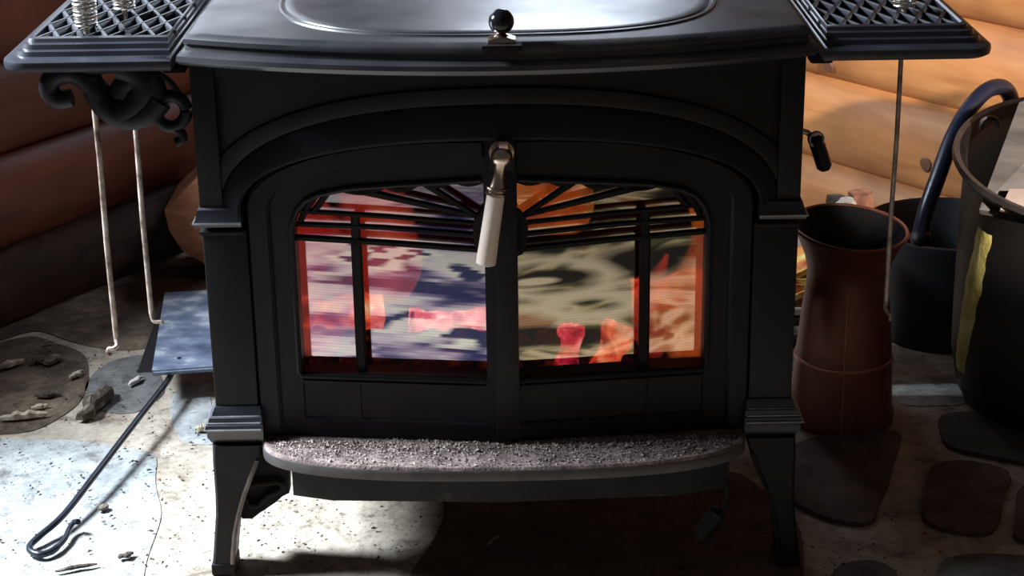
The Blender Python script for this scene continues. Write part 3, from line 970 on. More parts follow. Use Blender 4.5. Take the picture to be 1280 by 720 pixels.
# ---- door handle: nickel stem, collar, almond porcelain grip
bm = B()
tube(bm, [(0.004, -0.03, 0.531), (0.004, -0.060, 0.531)], 0.0095, 16)
lathe_axis(bm, [(0.0135, 0), (0.0145, 0.002), (0.0135, 0.004)], (0.003, -0.054, 0.531), (0.003, -0.08, 0.531), 24)
ball(bm, (0.003, -0.070, 0.530), 0.0118)
box(bm, 0.000, 0.0105, -0.074, -0.062, 0.539, 0.5485, 0.002)
hd0, hd1 = Vector((0.002, -0.073, 0.526)), Vector((-0.0165, -0.079, 0.411))
hdir = (hd1 - hd0).normalized()
lathe_axis(bm, [(0.008, 0.0), (0.0065, 0.006), (0.006, 0.014), (0.0068, 0.022), (0.0085, 0.028), (0.0075, 0.030)], hd0, hd1, 20)
dh = obj('door_handle', bm, M['nickel'], stove)
bm = B()
lathe_axis(bm, [(0.0085, 0.028), (0.0118, 0.0285), (0.0122, 0.030), (0.0105, 0.0315), (0.0105, 0.033), (0.0122, 0.0345), (0.0122, 0.037), (0.0105, 0.038)], hd0, hd1, 24)
obj('collar', bm, M['nickel'], dh)
bm = B()
lathe_axis(bm, [(0.0085, 0.0375), (0.0100, 0.0385), (0.0102, 0.050), (0.0106, 0.085), (0.0112, 0.112), (0.0110, 0.1155), (0.0085, 0.117)], hd0, hd1, 12)
obj('grip', bm, M['porcelain'], dh)

# ---- ash lip and pan housing


def lip_outline(d, k=60):
    pts = []
    n = 2.5
    for i in range(k + 1):
        th = math.pi * i / k
        c, s = math.cos(th), math.sin(th)
        pts.append(((0.281 - d) * math.copysign(abs(c) ** (2 / n), c), -0.012 - (0.087 - d) * abs(s) ** (2 / n)))
    pts += [(-(0.281 - d), 0.02), (0.281 - d, 0.02)]
    return pts


LZ = 0.175
bm = B()
loft(bm, [[(x, y, z) for x, y in lip_outline(d)] for d, z in ((0.012, LZ - 0.020), (0.004, LZ - 0.019), (0.001, LZ - 0.016), (0.0, LZ - 0.009), (0.0, LZ - 0.004), (0.002, LZ - 0.001), (0.005, LZ - 0.001), (0.008, LZ - 0.003))])
lip = obj('ash_lip', bm, M['lip'], stove)
bm = B()
loft(bm, [[(x, y, z) for x, y in lip_outline(d)] for d, z in ((-0.0008, LZ - 0.017), (-0.0012, LZ - 0.015), (-0.0012, LZ - 0.006), (-0.0002, LZ - 0.0045))], False, False)
obj('lip_edge', bm, M['lip_edge'], lip)
bm = B()
pan_out = [(-0.252, 0.30), (-0.247, -0.040), (-0.20, -0.055), (0.0, -0.066), (0.20, -0.055), (0.262, -0.035), (0.262, 0.30)]
loft(bm, [[(x, y, z) for x, y in pan_out] for z in (0.114, 0.116, 0.156)])
obj('ash_pan_housing', bm, M['ash_pan'], stove)
# hinge bracket beside the left leg
bm = B()
oq = [plane_at(px, py, 0.03) for px, py in ((312, 560), (362, 572), (362, 615), (345, 622), (330, 636), (316, 647), (303, 647), (298, 636), (300, 612), (308, 590))]
iq = [(308, 612), (322, 614), (336, 604), (350, 604), (350, 611), (338, 615), (326, 627), (313, 628)]
prism(bm, [(p.x, p.z) for p in oq], 0.025, 0.045, None, 0.003)
hb = obj('hinge_bracket', bm, M['iron_dark'], stove)
bm = B()
ring = [plane_at(px, py, 0.018) for px, py in ((309, 630), (306, 616), (316, 606), (332, 604), (350, 603), (352, 612), (334, 620), (322, 632))]
tube(bm, smooth_path(ring + ring[:1], 4)[:-1], 0.0035, 8, True)
obj('bracket_rim', bm, M['iron_dark'], hb)
# handle of the ash door, hanging by the right leg
bm = B()
pth = [plane_at(px, py, -0.035) for px, py in ((884, 612), (892, 600), (903, 598), (909, 612), (906, 632), (899, 641))]
tube(bm, smooth_path(pth, 5), 0.0035, 8)
ah = obj('ash_door_handle', bm, M['iron_dark'], stove)
bm = B()
a, b = plane_at(899, 638, -0.035), plane_at(875, 673, -0.035)
tube(bm, [a + (b - a) * t for t in (0, 0.05, 0.5, 0.95, 1.0)], lambda t: 0.006 + 0.005 * min(1, t * 8, (1.02 - t) * 8), 12)
obj('coil_grip', bm, M['iron'], ah)
# air-control handle on the right flank
bm = B()
tube(bm, [(0.33, 0.2, 0.474), (0.352, 0.2, 0.475), (0.366, 0.199, 0.479), (0.376, 0.198, 0.476), (0.382, 0.197, 0.469)], 0.0038, 10)
tor = [Vector((0.385 + 0.0085 * math.cos(t), 0.190, 0.470 + 0.0085 * math.sin(t))) for t in [2 * math.pi * i / 20 for i in range(20)]]
tube(bm, tor, 0.0022, 8, True)
dm = obj('damper_handle', bm, M['nickel'], stove)
bm = B()
tube(bm, [(0.384, 0.196, 0.474), (0.386, 0.196, 0.466), (0.391, 0.194, 0.452), (0.397, 0.192, 0.434), (0.398, 0.192, 0.430)], lambda t: 0.0095 if 0.1 < t < 0.95 else 0.006, 14)
obj('grip', bm, M['black_paint'], dm)

# ---- side shelves with an open lattice


def round_rect(x0, x1, y0, y1, r_front_out, sgn, k=8):
    """plan outline, rounded at the outer front corner (mirrored by sgn); starts inner back"""
    pts = [(x0, y1), (x0, (y0 + y1) / 2), (x0, y0)]
    for f in (0.25, 0.5, 0.75): pts.append((x0 + (x1 - r_front_out - x0) * f, y0))
    for i in range(k + 1):
        a = -math.pi / 2 + (math.pi / 2) * i / k
        pts.append((x1 - r_front_out + r_front_out * math.cos(a), y0 + r_front_out + r_front_out * math.sin(a)))
    pts += [(x1, (y0 + y1) / 2), (x1, y1 - 0.02), (x1 - 0.02, y1)]
    return [(sgn * x, y) for x, y in pts]


SHX0, SHX1, SHY0, SHY1 = 0.3505, 0.5365, -0.036, 0.30
for sgn in (-1, 1):
    bm = B()
    lps = []
    for d, z in ((0.030, 0.620), (0.006, 0.620), (0.001, 0.623), (0.0, 0.628), (0.001, 0.632), (0.006, 0.6345), (0.013, 0.6355), (0.0145, 0.6405), (0.020, 0.6415), (0.0215, 0.6465), (0.027, 0.6475), (0.0285, 0.6515), (0.034, 0.6525), (0.0365, 0.6505), (0.0365, 0.634), (0.034, 0.626)):
        lps.append([(x, y, z) for x, y in round_rect(SHX0 + d * 0.25, SHX1 - d * 0.85, SHY0 + d * 1.15, SHY1 - d, max(0.03 - d * 0.6, 0.006), sgn)])
    loft(bm, lps, closed=True)
    shelf = obj('side_shelf', bm, M['iron_shelf'], stove)
    x0, x1, y0, y1 = SHX0 + 0.0095, SHX1 - 0.0315, SHY0 + 0.042, SHY1 - 0.037
    for fam in (-1, 1):
        d = Vector((fam * 0.026, 0.040)).normalized() if fam * sgn < 0 else Vector((fam * 0.026, 0.040)).normalized()
        slope = 2.7 * fam
        c = -12
        while c < 12:
            # line x = xa + (y-y0)/slope
            xa = x0 + 0.013 + c * 0.0262
            # clip to the rectangle
            ya0, ya1 = y0, y1
            xs0 = xa; xs1 = xa + (y1 - y0) / slope
            lo, hi = 0.0, 1.0
            dx = xs1 - xs0
            for bound, gt in ((x0 - 0.002, True), (x1 + 0.002, False)):
                if abs(dx) < 1e-9: continue
                t = (bound - xs0) / dx
                if (dx > 0) == gt: lo = max(lo, t)
                else: hi = min(hi, t)
            c += 1
            if hi - lo < 0.06: continue
            p0 = Vector((xs0 + dx * lo, y0 + (y1 - y0) * lo)); p1 = Vector((xs0 + dx * hi, y0 + (y1 - y0) * hi))
            dd = (p1 - p0).normalized(); q = Vector((-dd.y, dd.x))
            bm = B()
            w, wt = (0.0030, 0.0018) if fam > 0 else (0.0020, 0.0012)
            lps = []
            for p in (p0, p1):
                lps.append([(sgn * (p + q * a).x, (p + q * a).y, z) for a, z in ((-w, 0.637), (w, 0.637), (w, 0.6485), (wt, 0.6505), (-wt, 0.6505), (-w, 0.6485))])
            loft(bm, lps)
            obj('lattice_bar', bm, M['iron_shelf'], shelf)
    # bracket lug under the inner end
    bm = B()
    cx = sgn * 0.385
    box(bm, cx - 0.03, cx + 0.03, 0.04, 0.07, 0.610, 0.6215, 0.004)
    box(bm, cx - 0.025 * sgn - 0.013, cx - 0.025 * sgn + 0.013, 0.03, 0.06, 0.602, 0.613, 0.004)
    obj('shelf_lug', bm, M['iron_dark'], shelf)
    if sgn < 0:
        # scrolled bracket below the left shelf
        def P(px, py, y=0.0): return plane_at(px, py, y)
        def arc(cx, cy, r, a0, a1, k=14, y=0.0, ry=None):
            return [P(cx + r * math.cos(R(a0 + (a1 - a0) * i / k)), cy + (ry or r) * math.sin(R(a0 + (a1 - a0) * i / k)), y) for i in range(k + 1)]
        bm = B()
        tube(bm, arc(214, 139, 19, 0, 350, 22, 0.0), 0.0072, 10)                     # ring by the stove flank
        tube(bm, smooth_path([P(196, 122, 0.0), P(190, 100, 0.0), P(170, 84, 0.0), P(140, 78, 0.0), P(105, 84, 0.0)], 5), 0.012, 10)
        tube(bm, smooth_path([P(198, 124, 0.002), P(184, 140, 0.0), P(160, 146, 0.0), P(135, 136, 0.0), P(120, 116, 0.0), P(112, 95, 0.0)], 5), lambda t: 0.0165 - 0.004 * t, 12)
        tube(bm, smooth_path([P(150, 142), P(170, 130), P(180, 110), P(172, 92), P(150, 82)], 5), 0.0165, 12)
        tube(bm, smooth_path([P(150, 120), P(156, 106), P(168, 100)], 5), 0.013, 10)
        tube(bm, smooth_path([P(128, 120), P(104, 96), P(84, 90), P(66, 98), P(62, 112), P(72, 124), P(90, 122)], 5), lambda t: 0.0140 - 0.004 * t, 12)
        tube(bm, smooth_path([P(214, 158), P(226, 166), P(228, 174), P(220, 178)], 5), 0.0055, 10)
        tube(bm, smooth_path([P(170, 84), P(205, 96), P(224, 118), P(233, 140)], 5), 0.0035, 8)
        obj('scroll_bracket', bm, M['iron'], shelf)

# ------------------------------------------------------------------ fire inside the stove
bed = B()
for i in range(420):
    x, y = random.uniform(-0.27, 0.27), random.uniform(0.07, 0.36)
    s = random.uniform(0.006, 0.016)
    z = 0.184 + 0.012 * random.random()
    mm = Matrix.Translation((x, y, z)) @ Matrix.Rotation(random.uniform(0, 3), 4, (random.random(), random.random(), 1)) @ Matrix.Diagonal((s, s * 0.8, s * 0.6, 1))
    bmesh.ops.create_icosphere(bed, subdivisions=1, radius=1.0, matrix=mm)
eb = obj('ember_bed', bed, M['ember_dim'], smooth=False)
tag(eb, 'bed of glowing red embers on the floor of the firebox', 'embers', kind='stuff')


def fire_log(p0, p1, r, mat, label):
    bm = B()
    p0, p1 = Vector(p0), Vector(p1)
    pts = [p0.lerp(p1, i / 14) for i in range(15)]
    tube(bm, pts, lambda t: r * (0.86 + 0.14 * math.sin(7 * t + r * 90)), 14, wob=0.006)
    o = obj('burning_log', bm, M[mat])
    tag(o, label, 'log', 'logs burning in the firebox')


fire_log((-0.268, 0.15, 0.268), (-0.150, 0.17, 0.262), 0.024, 'ember', 'glowing orange log at the left of the fire behind the left door')
fire_log((-0.115, 0.12, 0.268), (-0.01, 0.14, 0.262), 0.0145, 'ember_pink', 'pink-hot log in the middle of the fire behind the left door')
fire_log((0.076, 0.10, 0.196), (0.084, 0.11, 0.262), 0.016, 'ember_pink', 'upright red-hot brand low behind the right door')
fire_log((0.118, 0.10, 0.198), (0.146, 0.12, 0.258), 0.022, 'ember', 'upright orange-hot brand beside the right mullion')
fire_log((0.165, 0.20, 0.262), (0.262, 0.19, 0.280), 0.028, 'ember', 'glowing orange log at the far right of the fire')
fire_log((-0.2, 0.30, 0.23), (0.22, 0.29, 0.235), 0.045, 'char', 'charred black log lying at the back of the fire')


def flame(x, y, z0, h, w, mat, label, seed):
    bm = B()
    loops = []
    for i in range(17):
        t = i / 16
        r = w * (math.sin(math.pi * min(1, t * 0.86 + 0.12)) ** 0.9) * (1 - 0.55 * t) + 0.0008
        ox = 0.30 * w * math.sin(4.2 * t + seed) * t * 2
        oy = 0.15 * w * math.cos(3.1 * t + seed)
        lp = []
        for j in range(18):
            a = 2 * math.pi * j / 18
            q = r * (1 + 0.22 * noise.noise(Vector((math.cos(a) * 1.5, math.sin(a) * 1.5, t * 4 + seed))))
            lp.append((x + ox + q * math.cos(a), y + oy + q * 0.5 * math.sin(a), z0 + h * t))
        loops.append(lp)
    loft(bm, loops)
    return tag(obj('flame', bm, M[mat]), label, 'flame', 'flames in the firebox')


flame(-0.225, 0.13, 0.22, 0.27, 0.060, 'flame_red', 'tall red flame at the far left of the firebox', 0.3)
flame(-0.145, 0.19, 0.27, 0.25, 0.060, 'flame_red', 'red flame behind the left mullion of the grille', 1.9)
flame(0.062, 0.14, 0.375, 0.15, 0.080, 'flame_orange', 'large orange flame behind the right door sunburst', 4.4)
flame(0.225, 0.12, 0.21, 0.20, 0.050, 'flame_orange', 'broad orange flame at the far right of the firebox', 5.2)
flame(0.185, 0.14, 0.21, 0.13, 0.030, 'flame_red', 'small red flame behind the right mullion', 3.3)


# ------------------------------------------------------------------ ash on the lip
bm = B()
for i in range(4200):
    th = random.uniform(0, math.pi)
    q = math.sqrt(random.random())
    n = 2.5
    x = 0.274 * q * math.copysign(abs(math.cos(th)) ** (2 / n), math.cos(th))
    y = -0.014 - 0.079 * q * abs(math.sin(th)) ** (2 / n)
    if random.random() < 0.35: y = min(-0.02, -0.012 - 0.079 * random.uniform(0.1, 0.5) * (1 - (x / 0.28) ** 2) ** 0.5)
    s = random.choice((0.0005, 0.0007, 0.0010, 0.0014)) * random.uniform(0.7, 1.4)
    if random.random() < 0.008: s = 0.0032
    mm = Matrix.Translation((x, y, LZ - 0.002 + s * 0.3)) @ Matrix.Rotation(random.uniform(0, 6), 4, (random.random(), random.random(), 1)) @ Matrix.Diagonal((s * 1.3, s, s * 0.8, 1))
    vs = [bm.verts.new(mm @ Vector(v)) for v in ((1, 0, -0.6), (-0.6, 0.9, -0.6), (-0.6, -0.9, -0.6), (0, 0, 1))]
    for f in ((0, 1, 2), (0, 3, 1), (1, 3, 2), (2, 3, 0)): bm.faces.new([vs[k] for k in f])
tag(obj('ash', bm, M['ash'], smooth=False), 'loose grey ash and crumbs covering the curved lip below the doors', 'ash', kind='stuff')

# ------------------------------------------------------------------ hanging tools with spring handles


def spring(bm, c, r, z0, z1, turns, wire=0.0015):
    pts = []
    k = turns * 12
    for i in range(k + 1):
        t = i / k
        a = 2 * math.pi * turns * t
        rr = r * (0.72 + 0.28 * math.sin(math.pi * min(1, 0.25 + t)))
        pts.append((c[0] + rr * math.cos(a), c[1] + rr * math.sin(a), z0 + (z1 - z0) * t))
    tube(bm, pts, wire, 6)


def poker(name, label, x, y, z_bot, tip, turns=30, r=0.0125, rr=0.0032):
    t = thing(name, label, 'fire tool', (x, y, 0.653), 'spring handled tools hung through the shelves')
    bm = B()
    spring(bm, (x, y), r, 0.6545, 0.775, turns)
    obj('coil_handle', bm, M['spring'], t)
    bm = B()
    tube(bm, [(x, y, 0.78), (x, y, 0.6), (x + 0.0007, y, 0.5), (x - 0.0006, y, 0.4), (x, y, z_bot)], rr, 10)
    obj('rod', bm, M['rod'], t)
    bm = B()
    tube(bm, smooth_path([Vector((x, y, z_bot + 0.004))] + [Vector((x + a, y + b, z_bot + c)) for a, b, c in tip], 5), lambda q: rr * (1 - 0.45 * q), 10)
    obj('hook', bm, M['rod'], t)


poker('hanging_poker', 'steel poker with a spring handle and curled tip, outermost under left shelf', -0.4545, 0.04, 0.279, [(0.0015, -0.004, -0.003), (-0.003, -0.008, -0.006), (-0.008, -0.008, -0.006), (-0.010, -0.008, -0.011), (-0.007, -0.008, -0.015)])
poker('hanging_poker', 'steel poker with a spring handle and sideways tip, above the ash shovel', -0.4295, 0.13, 0.279, [(0.001, -0.001, -0.006), (0.004, -0.003, -0.010), (0.012, -0.003, -0.010), (0.013, -0.003, -0.014)])
poker('hanging_poker', 'thin steel poker hanging from the right shelf before the copper hod', 0.4585, 0.08, 0.296, [(-0.001, -0.002, -0.004), (0.002, -0.004, -0.010), (0.005, -0.004, -0.013), (0.005, -0.004, -0.020)], rr=0.0029)

# ------------------------------------------------------------------ ash shovel on the floor
sh = thing('ash_shovel', 'ash shovel with a blue steel pan and long looped black handle on the floor', 'shovel', (-0.5, 0.55, 0))
bm = B()
def FP(px, py, z): return Vector((*floor_at(px, py, z), z))


fl, fr, fbr, fbl = FP(190, 465, 0.050), FP(286, 458, 0.050), FP(286, 363, 0.014), FP(206, 367, 0.014)
nl, bl = FP(171, 466, 0.062), FP(206, 367, 0.0165)
nr_, br = FP(306, 452, 0.062), FP(290, 362, 0.0165)


def sheet(bm, q, th=0.0022):
    n = (q[1] - q[0]).cross(q[2] - q[0]).normalized() * th
    a = [bm.verts.new(v) for v in q]; b = [bm.verts.new(v + n) for v in q]
    bm.faces.new(a); bm.faces.new(b[::-1])
    for i in range(len(q)): bm.faces.new([a[i], b[i], b[(i + 1) % len(q)], a[(i + 1) % len(q)]])


sheet(bm, [fl, fr, fbr, fbl])                 # floor of the pan
sheet(bm, [fl, fl + Vector((0, 0.004, -0.006)), fr + Vector((0, 0.004, -0.006)), fr])
pan = obj('pan', bm, M['pan'], sh, smooth=False)
for q in ([fl, fbl, bl, nl], [fr, nr_, br, fbr]):   # upturned sides, shade painted in as near-black, deeper towards the handle
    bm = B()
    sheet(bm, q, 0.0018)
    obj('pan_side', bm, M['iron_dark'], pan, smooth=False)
for (px, py) in ((224, 448), (224, 456)):
    bm = B()
    x, y = floor_at(px, py, 0.048)
    ball(bm, (x, y, 0.0485), 0.0035, 12, 8, 0.5)
    obj('rivet', bm, M['iron'], pan)
# the handle: rod, then a loop that folds back
hz = 0.028

pth = [FP(214, 468, 0.036), FP(205, 482, 0.036), FP(166, 532, 0.034), FP(120, 592, 0.028), FP(80, 643, 0.020), FP(52, 668, 0.014), FP(39, 680, 0.010), FP(38, 688, 0.009), FP(50, 693, 0.009), FP(66, 688, 0.009), FP(80, 675, 0.010), FP(86, 662, 0.012), FP(92, 653, 0.016), FP(98, 652, 0.020)]
bm = B()
tube(bm, smooth_path(pth, 6), lambda t: 0.0044 if t < 0.72 else 0.0036, 10)
obj('handle', bm, M['rod_black'], sh)

# ------------------------------------------------------------------ copper coal hod
hc = (0.474, 0.405, 0.0)
hod = thing('coal_hod', 'tall tarnished copper coal hod with flared mouth and brass seams, right of stove', 'coal hod', hc)
bm = B()
tilt = lambda x, y, z: (0.10 * y - 0.06 * x) * max(0, (z - 0.2) / 0.08)
lathe(bm, [(0.070, 0.0), (0.0735, 0.004), (0.0735, 0.016), (0.071, 0.024), (0.067, 0.095), (0.0615, 0.155), (0.056, 0.205), (0.055, 0.222), (0.060, 0.242), (0.069, 0.264), (0.0765, 0.280), (0.0775, 0.283), (0.0762, 0.2838)], hc, 48, zf=tilt)
body = obj('body', bm, M['copper'], hod)
bm = B()
lathe(bm, [(0.0762, 0.2838), (0.0745, 0.2830), (0.066, 0.262), (0.055, 0.235), (0.052, 0.21), (0.058, 0.15), (0.064, 0.03)], hc, 48, cap0=False, cap1=True, zf=tilt)
obj('dark_lining', bm, M['iron_dark'], hod)  # inner wall, darker than the copper body
bm = B()
lathe(bm, [(0.066, 0.0995), (0.0685, 0.098), (0.0688, 0.096), (0.0685, 0.094), (0.066, 0.0925)], hc, 48, cap0=False)
obj('band', bm, M['copper_edge'], hod)
bm = B()
sp = []
for z, r in ((0.004, 0.0742), (0.02, 0.0725), (0.095, 0.0678), (0.155, 0.0622), (0.205, 0.0568)):
    a = R(-99)
    sp.append((hc[0] + r * math.cos(a), hc[1] + r * math.sin(a), z))
tube(bm, sp, 0.0013, 6)
obj('seam', bm, M['copper_edge'], hod)
bm = B()
tube(bm, [(hc[0] + 0.077 * math.cos(2 * math.pi * i / 48), hc[1] + 0.077 * math.sin(2 * math.pi * i / 48), 0.2825 + 0.10 * 0.077 * math.sin(2 * math.pi * i / 48) - 0.06 * 0.077 * math.cos(2 * math.pi * i / 48)) for i in range(48)], 0.0028, 8, True)
obj('rim', bm, M['copper'], hod)

bm = B()
a, b = Vector((0.520, 0.535, 0.004)), plane_at(1076, 240, 0.515)
tube(bm, [a.lerp(b, t / 6) for t in range(7)], 0.017, 6, wob=0.003)
tag(obj('kindling_stick', bm, M['kindling'], smooth=False), 'red-brown split stick standing upright just behind the copper hod', 'kindling')
bm = B()
a, b = Vector((0.470, 0.530, 0.004)), plane_at(1044, 246, 0.512)
tube(bm, [a.lerp(b, t / 6) for t in range(7)], lambda t: 0.020 - 0.006 * t, 7, wob=0.005)
tag(obj('kindling_stick', bm, M['bark'], smooth=False), 'broken bark-covered stick standing behind the left rim of the copper hod', 'kindling')


def crumple(name, c, r, mat, label, cat, seed, sz=0.7, group=None):
    bm = B()
    bmesh.ops.create_icosphere(bm, subdivisions=3, radius=1.0)
    for v in bm.verts:
        q = v.co.copy()
        f = 1 + 0.34 * noise.noise(q * 1.6 + Vector((seed, 0, 0))) + 0.25 * abs(noise.noise(q * 3.6 + Vector((0, seed, 0))))
        v.co = Vector((q.x * r * f + c[0], q.y * r * f + c[1], q.z * r * sz * f + c[2]))
    return tag(obj(name, bm, M[mat], smooth=False), label, cat, group)


p = plane_at(1058, 254, 0.495)
crumple('crumpled_paper', (p.x, 0.497, p.z), 0.012, 'paper', 'white crumpled paper tucked between the two sticks behind the copper hod', 'paper', 2.2)

# papers between stove and hod
np_y = 0.60
for i, (x, y, z0, h, mat, lab) in enumerate((
        (0.452, 0.60, 0.0005, 0.046, 'newsprint', 'thick bundle of printed newspaper at the bottom of the pile beside the stove'),
        (0.454, 0.60, 0.047, 0.020, 'newsdark', 'dark printed newspaper second from the bottom of the pile'),
        (0.456, 0.60, 0.0675, 0.016, 'newsprint', 'grey newspaper in the middle of the pile beside the stove'),
        (0.456, 0.60, 0.084, 0.014, 'newsdark', 'dark magazine under the white paper in the pile'),
        (0.458, 0.60, 0.0985, 0.013, 'paper', 'plain white folded paper under the yellow magazine'))):
    bm = B()
    box(bm, x - 0.045, x + 0.045, y - 0.055, y + 0.055, z0, z0 + h, min(0.004, h * 0.3))
    for v in bm.verts:
        v.co.x += 0.002 * noise.noise(v.co * 30); v.co.y += 0.003 * noise.noise(v.co * 22)
    tag(obj('folded_newspaper', bm, M[mat], smooth=False), lab, 'newspaper', 'papers piled beside the stove')
bm = B()
for k in range(5):
    z = 0.112 + k * 0.011
    lps = []
    for i in range(13):
        t = i / 12
        x = 0.414 + 0.090 * t
        zz = z + 0.010 * math.sin(t * 5 + k) + 0.02 * t
        lps.append([(x, 0.548 + 0.004 * k, zz), (x, 0.645, zz + 0.006), (x, 0.645, zz + 0.014), (x, 0.548 + 0.004 * k, zz + 0.009)])
    loft(bm, lps)
tag(obj('magazine', bm, M['magazine']), 'yellow and red glossy magazine curling on top of the paper pile', 'magazine')
p = plane_at(1138, 279, 0.93)
crumple('crumpled_paper', (p.x, p.y, p.z - 0.012), 0.030, 'greenpaper', 'green and white crumpled paper behind the hod by the log wall', 'paper', 7.7, 0.8)
bm = B()
box(bm, p.x - 0.028, p.x + 0.022, p.y - 0.028, p.y + 0.02, 0.0, p.z - 0.028, 0.004)
tag(obj('kindling_box', bm, M['bark']), 'dark rough wood block behind the hod carrying crumpled paper', 'wood block')

# ------------------------------------------------------------------ black coal bucket with a tube bail
bc = (0.693, 0.735, 0.0)
bk = thing('coal_bucket', 'black coal bucket with a thick blue-black arched handle behind the ash pot', 'bucket', bc)
bm = B()
lathe(bm, [(0.108, 0.0), (0.112, 0.004), (0.118, 0.06), (0.126, 0.158), (0.131, 0.170), (0.131, 0.1755), (0.127, 0.177), (0.124, 0.172), (0.114, 0.06), (0.104, 0.012)], bc, 48, cap1=True)
obj('body', bm, M['black_paint'], bk)
bm = B()
pts = [plane_at(1150, 296, 0.555), plane_at(1158, 262, 0.56), plane_at(1172, 222, 0.575), plane_at(1190, 174, 0.60), plane_at(1210, 138, 0.625), plane_at(1232, 114, 0.65), plane_at(1252, 109, 0.67), plane_at(1263, 122, 0.685), plane_at(1264, 148, 0.70), plane_at(1260, 180, 0.715), plane_at(1252, 230, 0.74), Vector((0.726, 0.764, 0.19))]
tube(bm, smooth_path(pts, 6), 0.0122, 14)
obj('bail_handle', bm, M['bail'], bk)
bm = B()
q = pts[0]
ball(bm, (q.x, q.y - 0.004, q.z), 0.016, 16, 10, 0.8)
obj('bail_ear', bm, M['black_paint'], bk)

# ------------------------------------------------------------------ ash pot with a yellow paint run
pc = (0.808, 0.445, 0.0)
pot = thing('ash_pot', 'tall sooty metal ash pot with rolled rim and a yellow paint run', 'pot', pc)
ptilt = lambda x, y, z: (0.20 * y + 0.02 * x) * max(0, z / 0.35)
prof = [(0.135, 0.0), (0.148, 0.006), (0.160, 0.03), (0.169, 0.08), (0.171, 0.18), (0.171, 0.27), (0.170, 0.335), (0.174, 0.345), (0.182, 0.352), (0.187, 0.360), (0.185, 0.368), (0.177, 0.366), (0.168, 0.352), (0.160, 0.330), (0.160, 0.2), (0.150, 0.04)]
bm = B()
lathe(bm, prof[:9], pc, 64, zf=ptilt)
lathe(bm, prof[11:], pc, 64, cap0=False, cap1=True, zf=ptilt)
obj('body', bm, M['pot'], pot)
bm = B()
lathe(bm, prof[7:13], pc, 64, cap0=False, zf=ptilt)
obj('rolled_rim', bm, M['pot_rim'], pot)
# yellow paint run down the side


def prad(z):
    for (r0, z0), (r1, z1) in zip(prof[:8], prof[1:9]):
        if z0 <= z <= z1: return r0 + (r1 - r0) * (z - z0) / (z1 - z0)
    return 0.17


bm = B()
rows = []
for i in range(26):
    z = 0.298 - 0.235 * i / 25
    t = i / 25
    a0 = R(203 - 15.0 * t); wd = R(10 + 3.0 * math.sin(3 * t) + 3 * noise.noise(Vector((t * 9, 0, 0))))
    row = []
    for j in range(5):
        a = a0 - wd / 2 + wd * j / 4 + 0.008 * noise.noise(Vector((t * 14, j, 3)))
        rr = prad(z) + (0.0024 if 0 < j < 4 else 0.0)
        x, y = rr * math.cos(a), rr * math.sin(a)
        row.append((pc[0] + x, pc[1] + y, z + ptilt(x, y, z)))
    rows.append(row)
vs = [[bm.verts.new(p) for p in r_] for r_ in rows]
for r0, r1 in zip(vs, vs[1:]):
    for j in range(4): bm.faces.new([r0[j], r0[j + 1], r1[j + 1], r1[j]])
o = obj('paint_run', bm, M['yellow'], pot)
o['label'] = 'yellow paint run'
# ear on the rim
bm = B()
e0 = plane_at(1226, 157, 0.55)
pth = [plane_at(1226, 162, 0.53), plane_at(1228, 151, 0.53), plane_at(1236, 147, 0.53), plane_at(1245, 149, 0.53), plane_at(1247, 158, 0.53)]
tube(bm, smooth_path(pth, 5), 0.0032, 8)
obj('ear', bm, M['pot_rim'], pot)
# grey board leaning inside
bm = B()
A, Bq, Cq, Dq = plane_at(1224, 262, 0.36), plane_at(1274, 128, 0.47), plane_at(1400, 80, 0.47), plane_at(1390, 290, 0.34)
A.z = min(A.z, 0.33)
sheet(bm, [A, Bq, Cq, Dq], 0.012)
tag(obj('scrap_board', bm, M['board'], smooth=False), 'grey wooden board leaning inside the ash pot', 'board')
bm = B()
A2, B2, C2 = plane_at(1250, 262, 0.335), plane_at(1262, 236, 0.352), plane_at(1330, 236, 0.345)
D2 = plane_at(1330, 285, 0.32)
sheet(bm, [A2, B2, C2, D2], 0.006)
tag(obj('bark_slab', bm, M['slab'], smooth=False), 'small pale wood slab lying before the grey board in the ash pot', 'wood scrap')

# ------------------------------------------------------------------ firewood end behind the stove
bm = B()
fw = [(205, 263), (245, 226), (300, 200), (320, 330), (300, 352), (258, 331), (228, 314), (211, 288)]
prism(bm, [(plane_at(a, b, 1.0).x, max(0.0, plane_at(a, b, 1.0).z - 0.0)) for a, b in fw], 1.0, 1.16, None, 0.002)
tag(obj('firewood_log', bm, M['split_wood'], smooth=False), 'orange split firewood log standing behind the left side of the stove', 'firewood')

# ------------------------------------------------------------------ bits of bark on the hearth


def chip(px, py, l, w, h, ang, mat, label, seed):
    x, y = floor_at(px, py)
    bm = B()
    k = 14
    lps = []
    for i in range(k):
        t = i / (k - 1)
        u = (t - 0.5) * l
        ww = w * (0.35 + 0.65 * math.sin(math.pi * min(0.98, max(0.05, t)))) * (1 + 0.5 * noise.noise(Vector((t * 5, seed, 0))))
        hh = h * (0.5 + 0.5 * math.sin(math.pi * t)) * (1 + 0.5 * noise.noise(Vector((t * 7, seed, 5))))
        off = w * 0.4 * noise.noise(Vector((t * 3, seed, 9)))
        ring = []
        for a, b in ((-0.5, 0.0), (-0.42, 0.7), (-0.1, 1.0), (0.3, 0.85), (0.5, 0.3), (0.48, 0.0)):
            lx, ly = u, off + a * ww
            ring.append((x + lx * math.cos(ang) - ly * math.sin(ang), y + lx * math.sin(ang) + ly * math.cos(ang), 0.0055 + b * hh))
        lps.append(ring)
    loft(bm, lps)
    return tag(obj('bark_chip', bm, M[mat], smooth=False), label, 'bark', 'bark chips on the hearth')


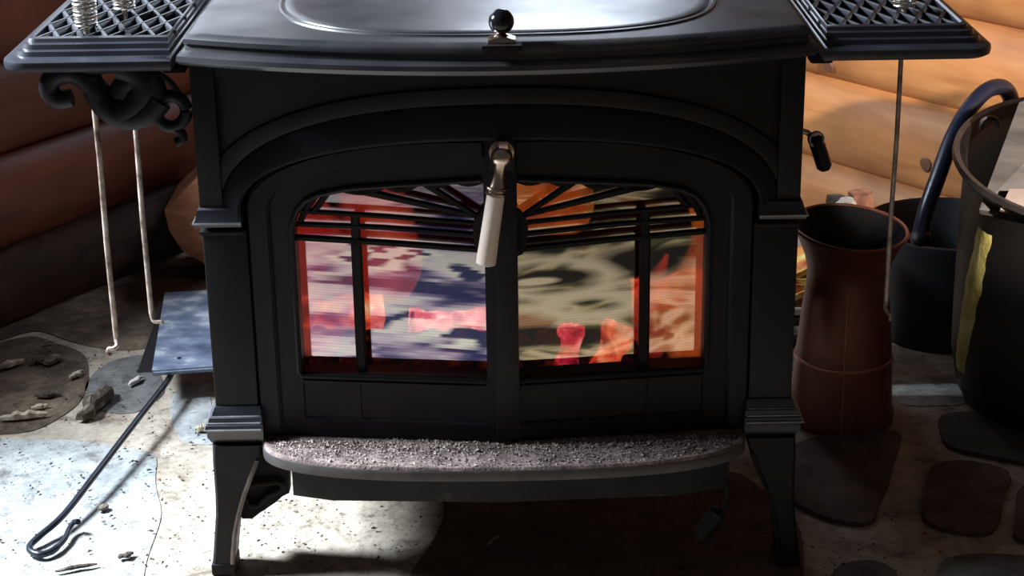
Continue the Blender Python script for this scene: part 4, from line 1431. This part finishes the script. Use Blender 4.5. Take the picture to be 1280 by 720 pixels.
chip(120, 512, 0.10, 0.026, 0.022, R(75), 'bark', 'thick dark bark chunk on the grey flagstone left of the shovel handle', 1.0)
chip(30, 526, 0.066, 0.013, 0.010, R(12), 'pale_wood', 'pale splinter with a dark underside at the left edge of the hearth', 2.0)
chip(60, 455, 0.045, 0.030, 0.008, R(20), 'bark', 'flat brown bark flake below the dark log wall', 3.0)
chip(12, 461, 0.052, 0.014, 0.008, R(45), 'pale_wood', 'narrow pale bark strip furthest left below the log wall', 4.0)
chip(62, 432, 0.018, 0.006, 0.004, R(15), 'pale_wood', 'tiny pale wood sliver near the foot of the log wall', 5.0)
chip(96, 473, 0.030, 0.010, 0.006, R(60), 'pale_wood', 'short light splinter between bark flake and shovel pan', 6.0)
chip(60, 498, 0.036, 0.016, 0.006, R(10), 'bark', 'thin curled bark piece on the tan flagstone', 7.0)
chip(50, 513, 0.024, 0.010, 0.005, R(30), 'pale_wood', 'small pale chip just above the long splinter', 8.0)
chip(170, 481, 0.034, 0.009, 0.006, R(65), 'paper', 'white splinter at the corner of the shovel pan', 9.0)
chip(255, 541, 0.024, 0.014, 0.008, R(10), 'pale_wood', 'pale crumb against the left leg of the stove', 10.0)
chip(130, 640, 0.016, 0.012, 0.005, R(60), 'bark', 'small dark bark bit right of the shovel handle', 11.0)
chip(96, 715, 0.05, 0.007, 0.004, R(20), 'bark', 'thin dark twig at the bottom below the handle loop', 12.0)
chip(158, 700, 0.02, 0.010, 0.005, R(40), 'bark', 'dark bark bit on the bright flagstone near the bottom edge', 13.0)
chip(617, 680, 0.03, 0.004, 0.003, R(60), 'pale_wood', 'pale twig on the shaded floor under the stove', 14.0)

bm = B()
for i in range(1300):
    if random.random() < 0.8:
        px, py = random.uniform(0, 520), random.uniform(440, 718)
    else:
        px, py = random.uniform(500, 1270), random.uniform(640, 718)
    x, y = floor_at(px, py)
    s = random.choice((0.0006, 0.0008, 0.0011, 0.0019)) * random.uniform(0.6, 1.3)
    el = random.uniform(1, 2.6)
    mm = Matrix.Translation((x, y, 0.005 + s * 0.3)) @ Matrix.Rotation(random.uniform(0, 6), 4, 'Z') @ Matrix.Diagonal((s * el, s, s * 0.7, 1))
    vs = [bm.verts.new(mm @ Vector(v)) for v in ((1, 0, -0.6), (-0.6, 0.9, -0.6), (-0.6, -0.9, -0.6), (0, 0, 1))]
    for f in ((0, 1, 2), (0, 3, 1), (1, 3, 2), (2, 3, 0)): bm.faces.new([vs[k] for k in f])
tag(obj('wood_crumbs', bm, M['bark'], smooth=False), 'tiny wood crumbs and grit scattered over the stone hearth', 'crumbs', kind='stuff')
